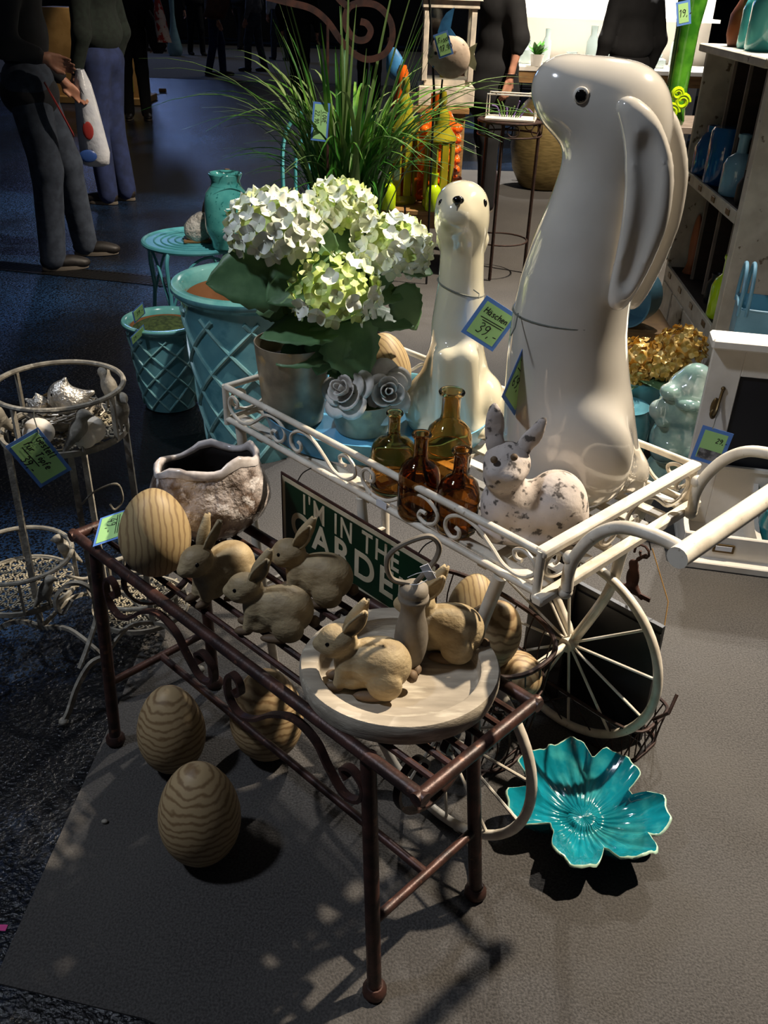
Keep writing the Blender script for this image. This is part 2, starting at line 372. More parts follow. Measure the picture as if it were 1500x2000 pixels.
MAT = {
 'floor': pm('floor_paint', '0d0e12', '2a4a74', rough=.24, scale=.55, lo=.47, hi=.62, bump=.9, bscale=95, c3='08090b', s3=150, lo3=.45, hi3=.55, bdist=.006),
 'carpet': pm('grey_carpet', '4b4846', '2e2c2a', rough=.95, scale=230, lo=.35, hi=.65, bump=.9, bscale=230, c3='514e4a', s3=2.2, lo3=.4, hi3=1.0, bdist=.004, detail=8),
 'farcarpet': pm('far_carpet', '5a5752', '4a4844', rough=.95, scale=40),
 'wall': pm('hall_wall', '1a1c22', '101116', rough=.9, scale=2),
 'iron': pm('brown_iron', '2f211d', '4a3029', rough=.42, metal=.25, scale=30, bump=.25, bscale=200, c3='6e4a38', s3=55, lo3=.64, hi3=.72),
 'ironwire': pm('rusty_wire', '2b1d19', '3d2922', rough=.6, metal=.3, scale=60),
 'cart': pm('cream_paint', 'ded6c6', 'c9bfae', rough=.38, scale=26, bump=.12, bscale=120, c3='a89a84', s3=70, lo3=.68, hi3=.74),
 'bird': pm('grey_patina', '8f897c', '6f6a60', rough=.6, scale=34, bump=.4, bscale=160, c3='a8a294', s3=60, lo3=.58, hi3=.66),
 'birdlace': pm('cream_patina', 'a39a84', '7d7566', rough=.6, scale=40, bump=.3, bscale=160),
 'eggwood': pm('turned_wood', 'a8906a', '7c6242', rough=.55, kind='wave', scale=19, lo=.45, hi=1.0, dist=7.0, stretch=(1, 1, 1.1), bump=.1, bscale=120),
 'eggwood2': pm('turned_wood_upright_grain', 'a48e66', '80694a', rough=.55, kind='wavex', scale=30, lo=.6, hi=1.1, dist=6.5, stretch=(1, .5, .5), bump=.1, bscale=120),
 'rabbit': pm('carved_wood_look', 'ad9a76', '8a7757', rough=.62, scale=30, lo=.35, hi=.7, bump=.9, bscale=44, stretch=(1, 1, 1.5), c3='b7a684', s3=20, lo3=.6, hi3=.75, bdist=.004),
 'rabbitdark': pm('brown_shaded_paw_wood', '6f5a42', '5c4934', rough=.65, scale=40),  # paws' own brown, with some shade put into the colour
 'pin': pm('grey_driftwood', '7d7466', '6a6155', rough=.7, scale=30, bump=.3, bscale=90),
 'eye': pm('black_eye', '0b0a0a', rough=.12),
 'traywood': pm('whitewashed_wood', 'b3a794', '8d8373', rough=.65, scale=9, stretch=(1, 5, 8), lo=.35, hi=.7, bump=.3, bscale=60, c3='c7bda9', s3=14, lo3=.55, hi3=.7),
 'vaseout': pm('barnacle_glaze', 'b9aea8', '6a584c', rough=.22, scale=22, lo=.42, hi=.6, bump=1.0, bscale=36, c3='d8d0cc', s3=46, lo3=.56, hi3=.64, coat=.4, bdist=.012),
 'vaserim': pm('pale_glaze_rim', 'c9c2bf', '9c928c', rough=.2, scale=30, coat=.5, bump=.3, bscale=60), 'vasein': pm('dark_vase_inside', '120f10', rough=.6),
 'bluecard': pm('blue_card', '5a86d0', rough=.7), 'greencard': pm('green_card', 'a5d48a', rough=.7), 'ink': pm('black_ink', '141416', rough=.6),
 'photo': pm('photo_print', '8f8f92', '4a4a4c', rough=.4, scale=60),
 'signgreen': pm('sign_green', '12331f', '0d2818', rough=.35, scale=7, bump=.08, bscale=20, c3='4a3220', s3=9, lo3=.72, hi3=.76),
 'signcream': pm('sign_cream', 'cfc4a8', 'b8ab8c', rough=.4, scale=12, c3='6b4426', s3=18, lo3=.7, hi3=.75), 'rust': pm('rust', '45261a', '2c1812', rough=.8, scale=26, bump=.3, bscale=120),
 'flower': pm('turquoise_crackle', '0c7d8b', '0a6876', rough=.12, scale=22, lo=.3, hi=.7, coat=1.0, c3='46a8a6', s3=14, lo3=.56, hi3=.8, bump=.2, bscale=30),
 'flowerrim': pm('pale_glaze_edge', 'a9c4ae', rough=.15, coat=1.0),
 'teal': pm('teal_glaze', '5f98a2', '72acb2', rough=.2, scale=9, coat=.6, c3='4a838e', s3=14, lo3=.55, hi3=.7, bump=.25, bscale=26),
 'tealrim': pm('pale_teal_glaze', '7fb9ae', '5fa39d', rough=.18, scale=12, coat=.7), 'clay': pm('raw_clay', '9c6a42', '85562f', rough=.85, scale=9, bump=.3, bscale=50),
 'ridge': pm('worn_ridge_glaze', '8fbcb8', '6fa3a6', rough=.22, scale=20, coat=.6),
 'moss': pm('green_moss', '47562a', '2c3a1a', rough=.95, scale=60, bump=1, bscale=90, bdist=.01),
 'bluetray': pm('sky_blue_metal', '5fa3c9', '4e90b8', rough=.3, scale=10, c3='80bfc4', s3=5, lo3=.55, hi3=.8),
 'mercury': pm('aged_mercury_glass', 'a3957c', '756a58', rough=.3, metal=.12, scale=18, lo=.4, hi=.7, c3='b89a6a', s3=26, lo3=.6, hi3=.7, bump=.2, bscale=30),
 'soil': pm('dark_soil', '2a2320', '16110f', rough=.95, scale=60, bump=1, bscale=120),
 'rose': pm('grey_plaster_rose', 'd0cbc4', 'bab5ae', rough=.6, scale=40, bump=.15, bscale=120), 'rosemoss': pm('rose_moss', '5b6a2c', '3e4a1e', rough=.95, scale=60, bump=1, bscale=120),
 'pearl': pm('pearl_glaze', 'ccc6bb', 'bdb7ab', rough=.12, scale=7, lo=.35, hi=.7, coat=1.0, coatr=.03, bump=.04, bscale=8),
 'cream': pm('cream_glaze', 'd2ccb4', 'c6bfa5', rough=.12, scale=7, lo=.35, hi=.7, coat=1.0, coatr=.03, bump=.04, bscale=8),
 'greyline': pm('grey_glaze_line', '6d6a64', rough=.3), 'string': pm('grey_string', '66685f', rough=.9), 'jute': pm('jute_string', 'a07b45', rough=.9),
 'amber': pm('amber_glass', 'd8b478', rough=.03, trans=1.0, ior=1.45), 'darkamber': pm('dark_amber_glass', 'b58a54', rough=.03, trans=1.0, ior=1.45),
 'stone': pm('weathered_stone', 'cfc3ba', 'b9ada4', rough=.85, scale=18, bump=.5, bscale=60, c3='5d5651', s3=70, lo3=.57, hi3=.64, bdist=.004, detail=7),
 'white': pm('white_paint', 'e3ddd3', 'd6cfc3', rough=.4, scale=9), 'chalk': pm('chalkboard', '14151b', '1b1c22', rough=.55, scale=6),
 'brass': pm('aged_brass', '6e5a3a', rough=.4, metal=.7), 'blackmetal': pm('black_metal', '1b1a1a', rough=.45, metal=.4),
 'boarddark': pm('blackboard_dark', '0e0e0f', '17161a', rough=.45, scale=5), 'boardbrown': pm('blackboard_worn', '2b2420', '191614', rough=.5, scale=6),
 'leaf': pm('hydrangea_leaf', '64885c', '4f724b', rough=.45, scale=22, bump=.3, bscale=60), 'stem': pm('plant_stem', '4d6a2c', rough=.6),
 'petalw': pm('white_petal', 'e9ebdf', 'dfe6c8', rough=.6, scale=40, sub=.15), 'petalg': pm('green_petal', 'cfdc8c', 'b7cf6a', rough=.6, scale=40, sub=.15), 'petalm': pm('pale_green_petal', 'e0e6b8', 'd2de9c', rough=.6, scale=40, sub=.15), 'petalc': pm('floret_centre', 'b9c46a', rough=.6),
 'gold': pm('gold_petal', 'c79a3e', 'e0c27a', rough=.35, metal=.3, scale=30),
 'grass': pm('grass_blade', '3f7d22', '2b5f1a', rough=.45, scale=6, c3='7ea83c', s3=5, lo3=.55, hi3=.7), 'grassdry': pm('pale_grass_blade', '8fa562', '6b8a4a', rough=.5, scale=6),
 'greypot': pm('grey_pot', '4d4a47', '3c3a38', rough=.7, scale=8), 'celadon': pm('celadon_glaze', '8fa99a', '5c7a78', rough=.14, scale=12, coat=1, c3='dfe6d6', s3=6, lo3=.52, hi3=.7),
 'silver': pm('silver_leaf', 'd2ccc2', 'a9a49b', rough=.34, metal=.85, scale=40, bump=1.0, bscale=110, bdist=.004), 'twig': pm('silver_twig', '9a9284', '6b655a', rough=.4, metal=.7, scale=40),
 'eggwhite': pm('white_eggshell', 'dfd6c6', rough=.55),
 'turq': pm('turquoise_paint', '63b3b8', '57a6ae', rough=.35, scale=14), 'turqglass': pm('turquoise_glass', '62bdb4', '52aca6', rough=.1, scale=20, coat=1, c3='2f8580', s3=60, lo3=.62, hi3=.68),
 'fur': pm('fluffy_wool', 'd9d2c6', 'b5ada0', rough=.95, scale=30, bump=1.0, bscale=60, bdist=.02), 'furear': pm('brown_ear', '6d5947', rough=.9), 'wood': pm('plain_wood', '9a7648', '7d5d38', rough=.6, scale=8, stretch=(1, 1, 6)),
 'orange': pm('orange_glaze', 'e0651a', 'c9540f', rough=.12, scale=8, coat=1), 'olive': pm('olive_glass', '9a8f22', '7f7a18', rough=.1, scale=8, coat=1), 'lime': pm('lime_glass', 'b4d21a', '9dc010', rough=.1, scale=6, coat=1),
 'fishbody': pm('fish_cream', 'b9a693', '9c8a78', rough=.6, scale=14, bump=.3, bscale=60, c3='6d5a48', s3=30, lo3=.64, hi3=.7), 'fishblue': pm('fish_blue', '3a7fb4', '2a5f8c', rough=.5, scale=16), 'fishtail': pm('fish_tail', '8c8a6a', '6b6a4c', rough=.6, scale=18),
 'lantern': pm('white_lantern', 'c9beac', 'a8a094', rough=.6, scale=16, bump=.2, bscale=60), 'clear': pm('clear_glass', 'f2f6f6', rough=.02, trans=1.0, ior=1.3),
 'goldpot': pm('brushed_gold_pot', '8f7c50', '74643f', rough=.42, metal=.6, scale=14, stretch=(1, 1, 8)), 'greenpot': pm('green_tin', '2d7a3e', '1f5f30', rough=.4, scale=8),
 'tablewhite': pm('white_table', 'efe9df', rough=.5), 'paleglass': pm('pale_glass', 'd8e4e2', rough=.05, trans=.7, ior=1.3), 'frostblue': pm('frosted_blue_glass', '8fb4bc', '7fa6b0', rough=.25, scale=10, coat=.5),
 'shelf': pm('shabby_white_wood', 'c9bfae', 'b5aa99', rough=.6, scale=14, bump=.2, bscale=60, c3='6d5b48', s3=22, lo3=.66, hi3=.7), 'shelfin': pm('shade_dark_wood_inside', '2a1c16', '1d1410', rough=.7, scale=8, stretch=(1, 1, 6)), 'divider': pm('taupe_divider', '7d7168', '6a5f57', rough=.6, scale=12),  # shelf inside is dark wood, deepened further to stand for shade
 'cobalt': pm('cobalt_glaze', '0f63a6', '0b4f8a', rough=.12, scale=6, coat=1), 'paleblue': pm('pale_blue_glaze', '86b6cf', '74a6c2', rough=.2, scale=8, coat=.6), 'copper': pm('rust_copper', '96522a', '7a3f1e', rough=.55, scale=10), 'aqua': pm('aqua_glaze', '6fd0cc', '4dbfc0', rough=.15, scale=6, coat=.8),
 'bluepaint': pm('blue_grey_metal', '5f8a9c', '4d7687', rough=.4, scale=8), 'greenglass': pm('green_glass', '4f8f28', '2f6a1a', rough=.06, scale=10, coat=1), 'greymetal': pm('grey_metal', '8a8680', '75716b', rough=.45, metal=.3, scale=10), 'rattan': pm('grey_rattan', '9c9488', '6f675c', rough=.8, scale=40, bump=.5, bscale=60),
 'jeans': pm('grey_blue_denim', '3a4250', '2c3340', rough=.9, scale=20, bump=.3, bscale=60), 'bluejeans': pm('blue_denim', '232f57', '1a2444', rough=.9, scale=14, bump=.3, bscale=50), 'jacket': pm('charcoal_jacket', '222328', '1a1b1f', rough=.85, scale=10, bump=.3, bscale=20), 'greenjumper': pm('dark_green_jumper', '1c2520', '151b18', rough=.95, scale=30), 'black': pm('black_cloth', '111114', '0c0c0f', rough=.9, scale=14), 'skin': pm('skin', 'b5826a', 'a87560', rough=.55, scale=20), 'shoe': pm('dark_shoe', '221d1b', '151211', rough=.55, scale=20), 'sole': pm('pale_sole', '5f574e', rough=.8), 'hair': pm('dark_hair', '241a15', rough=.7),
 'red': pm('red_strap', '8c2320', rough=.7), 'plastic': pm('white_plastic_bag', 'c9cbd2', 'b4b8c4', rough=.3, scale=8, bump=.5, bscale=12, bdist=.02), 'bagblue': pm('bag_print_blue', '2c4a8a', rough=.4), 'bagprint': pm('bag_print', 'c9b8b0', 'a8342c', rough=.4, scale=14, lo=.5, hi=.55), 'leather': pm('brown_leather', '5a3324', '47281c', rough=.5, scale=12), 'grey': pm('grey_cloth', '6a6a6e', '57575b', rough=.9, scale=14), 'mauve': pm('mauve_boot', '4a323a', '35242b', rough=.55, scale=10), 'booth': pm('beige_panel', 'b08a52', '9c7844', rough=.6, scale=6), 'poster': pm('lime_poster', '8f9c1c', 'c8c84a', rough=.5, scale=12), 'paper': pm('white_paper', 'd9dce2', rough=.7), 'lav': pm('lavender', '6a5a8c', rough=.8), 'pink': pm('pink_paper', 'c23f80', rough=.7),
}
# ================================================================== setting
mb = MB(); mb.box((0, 12, -.054), (60, 60, .1)); tag(mb.build('floor', MAT['floor'], smooth=False), kind='structure')
mb = MB(); mb.add([(-.625, .872, -.004), (-.36, .82, -.004), (3.6, -.6, -.004), (3.8, 8.8, -.004), (-.62, 8.8, -.004), (-.6, 1.5, -.004),
                   (-.625, .872, 0), (-.36, .82, 0), (3.6, -.6, 0), (3.8, 8.8, 0), (-.62, 8.8, 0), (-.6, 1.5, 0)],
                  [(6, 7, 8, 9, 10, 11)] + [(i, (i + 1) % 6, (i + 1) % 6 + 6, i + 6) for i in range(6)])
tag(mb.build('carpet', MAT['carpet'], smooth=False), 'grey needle-felt carpet laid under the garden display', 'carpet')
mb = MB(); mb.box((-1.5, 21.5, -.002), (16, 9.5, .004)); tag(mb.build('carpet', MAT['farcarpet'], smooth=False), 'grey carpet strip beyond the dark aisle, under the crowd', 'carpet')
mb = MB(); mb.box((0, 30, 3), (60, .2, 6.2)); tag(mb.build('wall_back', MAT['wall'], smooth=False), kind='structure')
# drain grate
a, b = G(-60, 512), G(345, 552); d = (b - a); L = d.length; rz = math.atan2(d.y, d.x)
t = thing('drain_grate', 'dark slotted drain grate set in the black floor', 'grate', (a + b) / 2 + Vector((0, 0, -.003)), rz)
mb = MB()
for y in (-.075, .075): mb.box((0, y, .002), (L, .012, .004))
mb.build('edge_rail', MAT['blackmetal'], t, False)
mb = MB(); n = int(L / .028)
for i in range(n):
    M = Matrix.Translation((-L / 2 + (i + .5) * L / n, 0, .002)) @ Matrix.Rotation(-.6, 4, 'Z'); mb.box((0, 0, 0), (.011, .165, .004), 0, M)
tag(mb.build('slats', MAT['blackmetal'], t, False), kind='stuff')

# ================================================================== writing and price cards
GL = {'H': [[(0, 0), (.05, 1)], [(.5, 0), (.5, 1)], [(0, .5), (.5, .55)]], 'ä': [[(.4, .5), (.2, .58), (.02, .3), (.15, .02), (.38, .2), (.42, .55), (.42, .05), (.52, 0)], [(.12, .75), (.14, .82)], [(.32, .75), (.34, .82)]],
 's': [[(.38, .52), (.2, .58), (.08, .44), (.34, .22), (.25, .02), (.02, .06)]], 'c': [[(.38, .5), (.2, .58), (.03, .3), (.18, .02), (.4, .1)]], 'h': [[(.04, 1), (.04, 0)], [(.04, .36), (.22, .58), (.36, .46), (.38, 0)]],
 'e': [[(.05, .3), (.36, .34), (.32, .54), (.14, .56), (.03, .28), (.16, .02), (.38, .1)]], 'n': [[(.04, .56), (.05, 0)], [(.05, .38), (.22, .57), (.36, .46), (.38, 0)]],
 '3': [[(.04, .9), (.25, 1), (.4, .8), (.18, .56), (.42, .36), (.3, .04), (.02, .08)]], '9': [[(.4, .75), (.25, .98), (.05, .8), (.15, .55), (.38, .65), (.42, .9), (.36, .3), (.15, 0)]], ',': [[(.12, .12), (.06, -.12)]], '-': [[(.04, .3), (.34, .34)]],
 'G': [[(.5, .85), (.3, 1), (.04, .6), (.12, .1), (.4, .06), (.5, .42), (.28, .42)]], 't': [[(.16, .9), (.14, .1), (.3, .02)], [(.02, .6), (.3, .64)]], 'l': [[(.08, 1), (.06, .1), (.18, 0)]], 'f': [[(.38, .92), (.22, 1), (.12, .7), (.1, -.1)], [(0, .55), (.3, .58)]],
 'ü': [[(.04, .56), (.06, .14), (.2, 0), (.36, .14), (.38, .56), (.4, 0)], [(.12, .75), (.13, .82)], [(.3, .75), (.31, .82)]], 'r': [[(.05, .56), (.05, 0)], [(.05, .36), (.2, .55), (.34, .52)]], 'T': [[(0, .95), (.5, 1)], [(.25, .97), (.24, 0)]],
 'ö': [[(.2, .56), (.04, .3), (.18, .02), (.36, .28), (.2, .56)], [(.1, .75), (.11, .82)], [(.28, .75), (.29, .82)]], 'p': [[(.05, .56), (.04, -.3)], [(.05, .42), (.24, .56), (.38, .3), (.2, .04), (.05, .14)]],
 '4': [[(.3, 1), (.02, .4), (.46, .42)], [(.36, .7), (.32, 0)]], '2': [[(.03, .8), (.2, 1), (.4, .8), (.26, .45), (.02, .03), (.44, .06)]], '0': [[(.22, 1), (.03, .55), (.18, 0), (.42, .45), (.22, 1)]], '5': [[(.4, 1), (.1, .98), (.06, .58), (.32, .6), (.4, .25), (.2, 0), (.02, .08)]],
 'L': [[(.06, 1), (.04, .04), (.4, 0)]], 'O': [[(.28, 1), (.04, .55), (.22, 0), (.5, .45), (.28, 1)]], 'V': [[(0, 1), (.22, 0), (.46, 1)]], 'E': [[(.42, 1), (.05, .97), (.04, .03), (.42, 0)], [(.05, .52), (.34, .54)]],
 'F': [[(.42, 1), (.05, .97), (.04, 0)], [(.05, .52), (.34, .54)]], 'i': [[(.1, .56), (.1, 0)], [(.11, .75), (.12, .82)]], 'a': [[(.4, .5), (.2, .58), (.02, .3), (.15, .02), (.38, .2), (.42, .55), (.42, .05), (.52, 0)]],
 '1': [[(.04, .75), (.22, 1), (.2, 0)]], '7': [[(.02, .95), (.42, 1), (.16, 0)], [(.1, .5), (.36, .52)]], '6': [[(.36, 1), (.1, .6), (.06, .2), (.24, 0), (.4, .22), (.26, .44), (.06, .28)]], '_': [[(0, 0), (1.7, .08)]], ' ': []}
def strokes(mb, O, ex, ey, nz, text, x, y, hgt, width, slant=.12, lift=.0012):
    """handwriting as flat pen strokes on a card"""
    for ch in text:
        g = GL[ch]; mx = max([p[0] for st in g for p in st] + [.3])
        for st in g:
            pts = catmull([(p[0], p[1], 0) for p in st], 4) if len(st) > 2 else [Vector((p[0], p[1], 0)) for p in st]
            mb.add(*ribbon([O + ex * (x + (q.x + slant * q.y) * hgt) + ey * (y + q.y * hgt) + nz * lift for q in pts], nz, width))
        x += (mx + .16) * hgt
def ribbon(pts, nz, w):
    v = []; f = []; n = len(pts)
    for i in range(n):
        t = (pts[min(i + 1, n - 1)] - pts[max(i - 1, 0)]); s = t.cross(nz)
        s = s.normalized() * w / 2 if s.length > 1e-9 else Vector((w / 2, 0, 0))
        v += [pts[i] + s, pts[i] - s]
        if i: f.append((2 * i - 2, 2 * i - 1, 2 * i + 1, 2 * i))
    return v, f
def card(name, label, bl, br, tl, lines, loc=None, bord=.1, pen=.035, string=None, photo=None, group=None, matb='bluecard', matg='greencard'):
    """price card: bl/br/tl are three corners seen in the writing's own direction; lines = (text, x, y, size) in card heights"""
    bl, br, tl = Vector(bl), Vector(br), Vector(tl); W = (br - bl).length; Hh = (tl - bl).length
    ex = (br - bl).normalized(); ey = (tl - bl); ey = (ey - ex * ey.dot(ex)).normalized(); nz = ex.cross(ey)
    c = (br + tl) / 2
    if nz.dot(Vector((0, 0, CAM_H)) - c) < 0: raise Exception('card faces away: ' + label)
    t = thing(name, label, 'price tag', c, 0, group); O = bl - c
    def slab(x0, x1, y0, y1, z0, z1):
        v = [O + ex * x + ey * y + nz * z for z in (z0, z1) for y in (y0, y1) for x in (x0, x1)]
        return v, [(0, 2, 3, 1), (4, 5, 7, 6), (0, 1, 5, 4), (2, 6, 7, 3), (0, 4, 6, 2), (1, 3, 7, 5)]
    MB().add(*slab(0, W, 0, Hh, -.0006, .0)).build('card_back', MAT[matb], t, False)
    b = bord * Hh; MB().add(*slab(b, W - b, b, Hh - b, .0001, .0007)).build('card_face', MAT[matg], t, False)
    if photo: MB().add(*slab(photo[0] * Hh, photo[1] * Hh, photo[2] * Hh, photo[3] * Hh, .0008, .0011)).build('printed_picture', MAT['photo'], t, False)
    mb = MB()
    for tx, x, y, s in lines: strokes(mb, O, ex, ey, nz, tx, x * Hh, y * Hh, s * Hh, pen * Hh)
    if mb.v: mb.build('handwriting', MAT['ink'], t, False)
    if string:
        MB().tube([Vector(p) - c for p in string], .0012, 5).build('string', MAT['string'], t)
    return t
# ================================================================== brown iron bench
BU = Vector((-.729, .684, 0)); BV = Vector((.684, .729, 0)); BZ = .52
BROT = math.atan2(-BU.y, -BU.x)
Bc = BU * .976 + BV * .779
BHX, BHY = .45, .129
t = thing('iron_bench', 'long dark brown iron bench with rod top carrying rabbits and a tray', 'bench', Bc, BROT)
for nm, p, q in (('long_rail', (-BHX, -BHY, BZ), (BHX, -BHY, BZ)), ('long_rail', (-BHX, BHY, BZ), (BHX, BHY, BZ)), ('end_rail', (BHX, -BHY, BZ), (BHX, BHY, BZ)), ('end_rail', (-BHX, -BHY, BZ), (-BHX, BHY, BZ))):
    d = (Vector(q) - Vector(p)).normalized() * .01
    MB().tube([Vector(p) - d, Vector(q) + d], .0105, 12).build(nm, MAT['iron'], t)
for i in range(6):
    y = -BHY + (i + 1) * 2 * BHY / 7
    MB().tube([(-BHX, y, BZ - .002), (BHX, y, BZ - .002)], .0055, 8).build('top_rod', MAT['iron'], t)
for sx, xt, xb in ((1, .395, .385), (-1, -.395, -.415)):
    for sy in (-1, 1):
        top = Vector((xt - sx * .055 if sx > 0 else xt + .02, sy * (BHY - .012), BZ - .012)); bot = Vector((xb, sy * .133, .012))
        if sx < 0: top.x = -.40
        l = MB().tube([top, bot], .0125, 12).build('leg', MAT['iron'], t)
        MB().lathe([(0, -.012), (.017, -.012), (.021, -.006), (.0205, .004), (.0145, .012), (.012, .012)], 14, c=bot).build('foot', MAT['iron'], l)
def legpt(sx, sy, z):
    xt = .34 if sx > 0 else -.40; xb = .385 if sx > 0 else -.415; k = (BZ - .012 - z) / (BZ - .024)
    return Vector((lerp(xt, xb, k), sy * lerp(BHY - .012, .133, k), z))
for sx in (1, -1):
    MB().tube([legpt(sx, -1, .17), legpt(sx, 1, .17)], .0085, 10).build('end_stretcher', MAT['iron'], t)
MB().tube([(legpt(1, 1, .17) + legpt(1, -1, .17)) / 2, (legpt(-1, 1, .17) + legpt(-1, -1, .17)) / 2], .008, 10).build('long_stretcher', MAT['iron'], t)
# flat-iron scrolls under the long edges and below the end rails
def scroll2(pts, n=6): return catmull([(p[0], p[1], 0) for p in pts], n)
SC = [(.105, .55), (.13, .5), (.16, .58), (.145, .72), (.09, .74), (.05, .58), (.06, .34), (.14, .22), (.26, .34), (.4, .62), (.56, .8), (.7, .72), (.78, .5), (.88, .3), (.98, .38), (1.0, .6), (.93, .72), (.87, .64), (.9, .54)]
for sy in (-1, 1):
    for x0, L in ((-.38, .36), (.0, .34)):
        pts = [Vector((x0 + p.x * L, sy * (BHY - .004), BZ - .012 - (1 - p.y) * .15)) for p in scroll2(SC, 5)]
        MB().tube(pts, 1, flat=(.013, .006), up=(0, 1, 0)).build('side_scroll', MAT['iron'], t)
for sx in (-1, 1):
    pts = [Vector((sx * .37, -.1 + p.x * .2, BZ - .014 - (1 - p.y) * .16)) for p in scroll2([(.32, .5), (.4, .6), (.3, .75), (.15, .7), (.08, .45), (.2, .15), (.5, .0), (.8, .15), (.92, .45), (.85, .7), (.7, .75), (.6, .6), (.68, .5)], 5)]
    MB().tube(pts, 1, flat=(.013, .006), up=(1, 0, 0)).build('end_scroll', MAT['iron'], t)
BTOP = BZ + .005     # top of the rods

# ---- wooden eggs
def egg_mb(r, h, seg=32, n=18, blunt=.42):
    prof = []
    for i in range(n + 1):
        a = PI * i / n; z = -math.cos(a)
        k = 1 - .13 * z - .05 * z * z
        prof.append((max(r * math.sin(a) * k * 1.0, 1e-5), h / 2 * (1 + z)))
    return MB().lathe(prof, seg)
def egg(loc, r, h, label, mat='eggwood', tilt=(0, 0, 0), group='turned wooden eggs', name='wooden_egg'):
    o = egg_mb(r, h).build(name, MAT[mat], None, 'full'); o.location = loc; o.rotation_euler = tilt; return tag(o, label, 'egg', group)
egg((-.325, 1.14, -.001), .076, .232, 'front wooden egg on the carpet, nearest the camera', 'eggwood', (0, 0, .5))
egg((-.428, 1.362, -.001), .07, .215, 'wooden egg on the carpet under the left bench end, behind the front egg', 'eggwood', (0, 0, 1.2))
egg((-.235, 1.41, -.001), .078, .225, 'reddish wooden egg in shade under the middle of the bench', 'eggwood', (0, 0, 2.3))
egg((-.407, 1.325, BTOP + .002), .0625, .168, 'wooden egg standing on the bench top beside the 49 price card', 'eggwood2', (0.0, .06, .3))

# ---- price card on the bench corner
b1, b2, b3 = G(196, 1012, .545), G(181, 1068, .535), G(238, 1012, .56)
card('price_card', 'green and blue card marked 49,- lying on the bench corner', b1, b2, b3, [('49,-', .3, .36, .36), ('_', .2, .72, .62), ('_', .2, .8, .62)], bord=.1, pen=.025)

# ---- rough ceramic vase
V = View((-.338, 1.492, BTOP)); t = thing('rough_vase', 'squat glazed stoneware vase with torn rim and pitted brown-white surface', 'vase', V.b, V.rot)
rnd = random.Random(3); jag = [rnd.uniform(-.0035, .0035) for _ in range(48)]; jag = [(jag[i - 1] + jag[i] + jag[(i + 1) % 48]) / 2 for i in range(48)]
def vf(r, z, a):
    k = int(round(a / (2 * PI) * 48)) % 48
    top = max(0, (z - .10) / .045); up = (.016 * math.sin(a + 2.4) + jag[k] * 1.1 + .006 * math.sin(5 * a)) * top
    bump = 1 + .012 * math.sin(7 * a + z * 60) * math.sin(z * 90 + 3 * a) + .02 * math.sin(3 * a + z * 20)
    return (r * bump * math.cos(a) * 1.03, r * bump * math.sin(a) * .9, z + up)
out = [(.001, .0), (.05, .0), (.078, .01), (.102, .035), (.113, .062), (.113, .085), (.104, .11), (.097, .13), (.095, .143), (.091, .15)]
inn = [(.091, .15), (.085, .146), (.084, .12), (.092, .09), (.08, .03), (.04, .014), (.001, .014)]
MB().lathe(out, 48, fn=vf).build('outer_wall', MAT['vaseout'], t, 'full'); MB().lathe(inn, 48, fn=vf).build('inner_wall', MAT['vasein'], t, 'full')
MB().lathe([(.0965, .14), (.096, .149), (.091, .154), (.085, .15), (.0835, .138), (.088, .136), (.0965, .14)], 48, fn=vf).build('rim', MAT['vaserim'], t, 'full')

# ---- carved rabbits (one model, five individuals)
def rabbit_proto(name, label, headturn=0.0, up=0.0):
    t = thing(name, label, 'rabbit', group='carved wood-look rabbits')
    hd = Matrix.Rotation(headturn, 3, 'Z'); pv = Vector((.035, 0, .085))
    def H(x, y, z): return tuple(pv + hd @ Vector((x, y, z + up)))
    P = [('e', (-.028, 0, .052), (.052, .043, .05)), ('e', (-.005, 0, .056), (.042, .036, .042)), ('e', (.028, 0, .058), (.026, .027, .036)), ('e', (.02, 0, .025), (.03, .03, .022)),
         ('E', (-.036, .0365, .034), (.03, .0155, .03)), ('E', (-.036, -.0365, .034), (.03, .0155, .03)),
         ('e', H(.012, 0, .016), (.033, .027, .026)), ('e', H(.036, 0, .004), (.019, .0155, .0145)), ('e', H(.022, .013, .002), (.017, .012, .014)), ('e', H(.022, -.013, .002), (.017, .012, .014)),
         ('c', (.03, .014, .055), (.046, .015, .012), .014, .009), ('c', (.03, -.014, .055), (.046, -.015, .012), .014, .009)]
    sdf(P, .0026, .009, relax=1).build('body', MAT['rabbit'], t, 'full')
    for s in (-1, 1):
        def ear(u, v):
            wd = math.sin(PI * min(1, (.06 + v * .94)) ** .8) * .0135 + .0015; a = (u - .5) * 2
            return H(-.006 - v * .028 + a * wd * .85, s * (.012 + v * .010 - .006 * (1 - a * a)), .032 + v * .055)
        MB().grid(ear, 6, 8, .0045 * (-s)).build('ear', MAT['rabbit'], t, 'full')
        MB().ell(H(.026, s * .0222, .02), (.0052, .003, .0048), 10, 6).build('eye', MAT['eye'], t)
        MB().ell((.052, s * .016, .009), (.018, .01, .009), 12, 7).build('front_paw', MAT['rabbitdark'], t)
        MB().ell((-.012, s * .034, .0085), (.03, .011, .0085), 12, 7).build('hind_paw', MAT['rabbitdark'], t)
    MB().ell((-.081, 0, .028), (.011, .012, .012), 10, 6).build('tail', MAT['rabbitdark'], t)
    return t
RA = rabbit_proto('carved_rabbit', 'carved rabbit on the bench turned toward the camera, beside the big egg', .0)
RB = rabbit_proto('carved_rabbit', 'carved rabbit at the back of the bench, in front of the green sign', .0)
def put(o, px, py, z, ang, sc, label=None):
    g = G(px, py, z); o.location = g; o.rotation_euler = (0, 0, math.radians(ang)); o.scale = (sc,) * 3
    if label: o['label'] = label
put(RA, 430, 1158, BTOP, 228, .9)
put(RB, 612, 1165, BTOP, 172, .88)
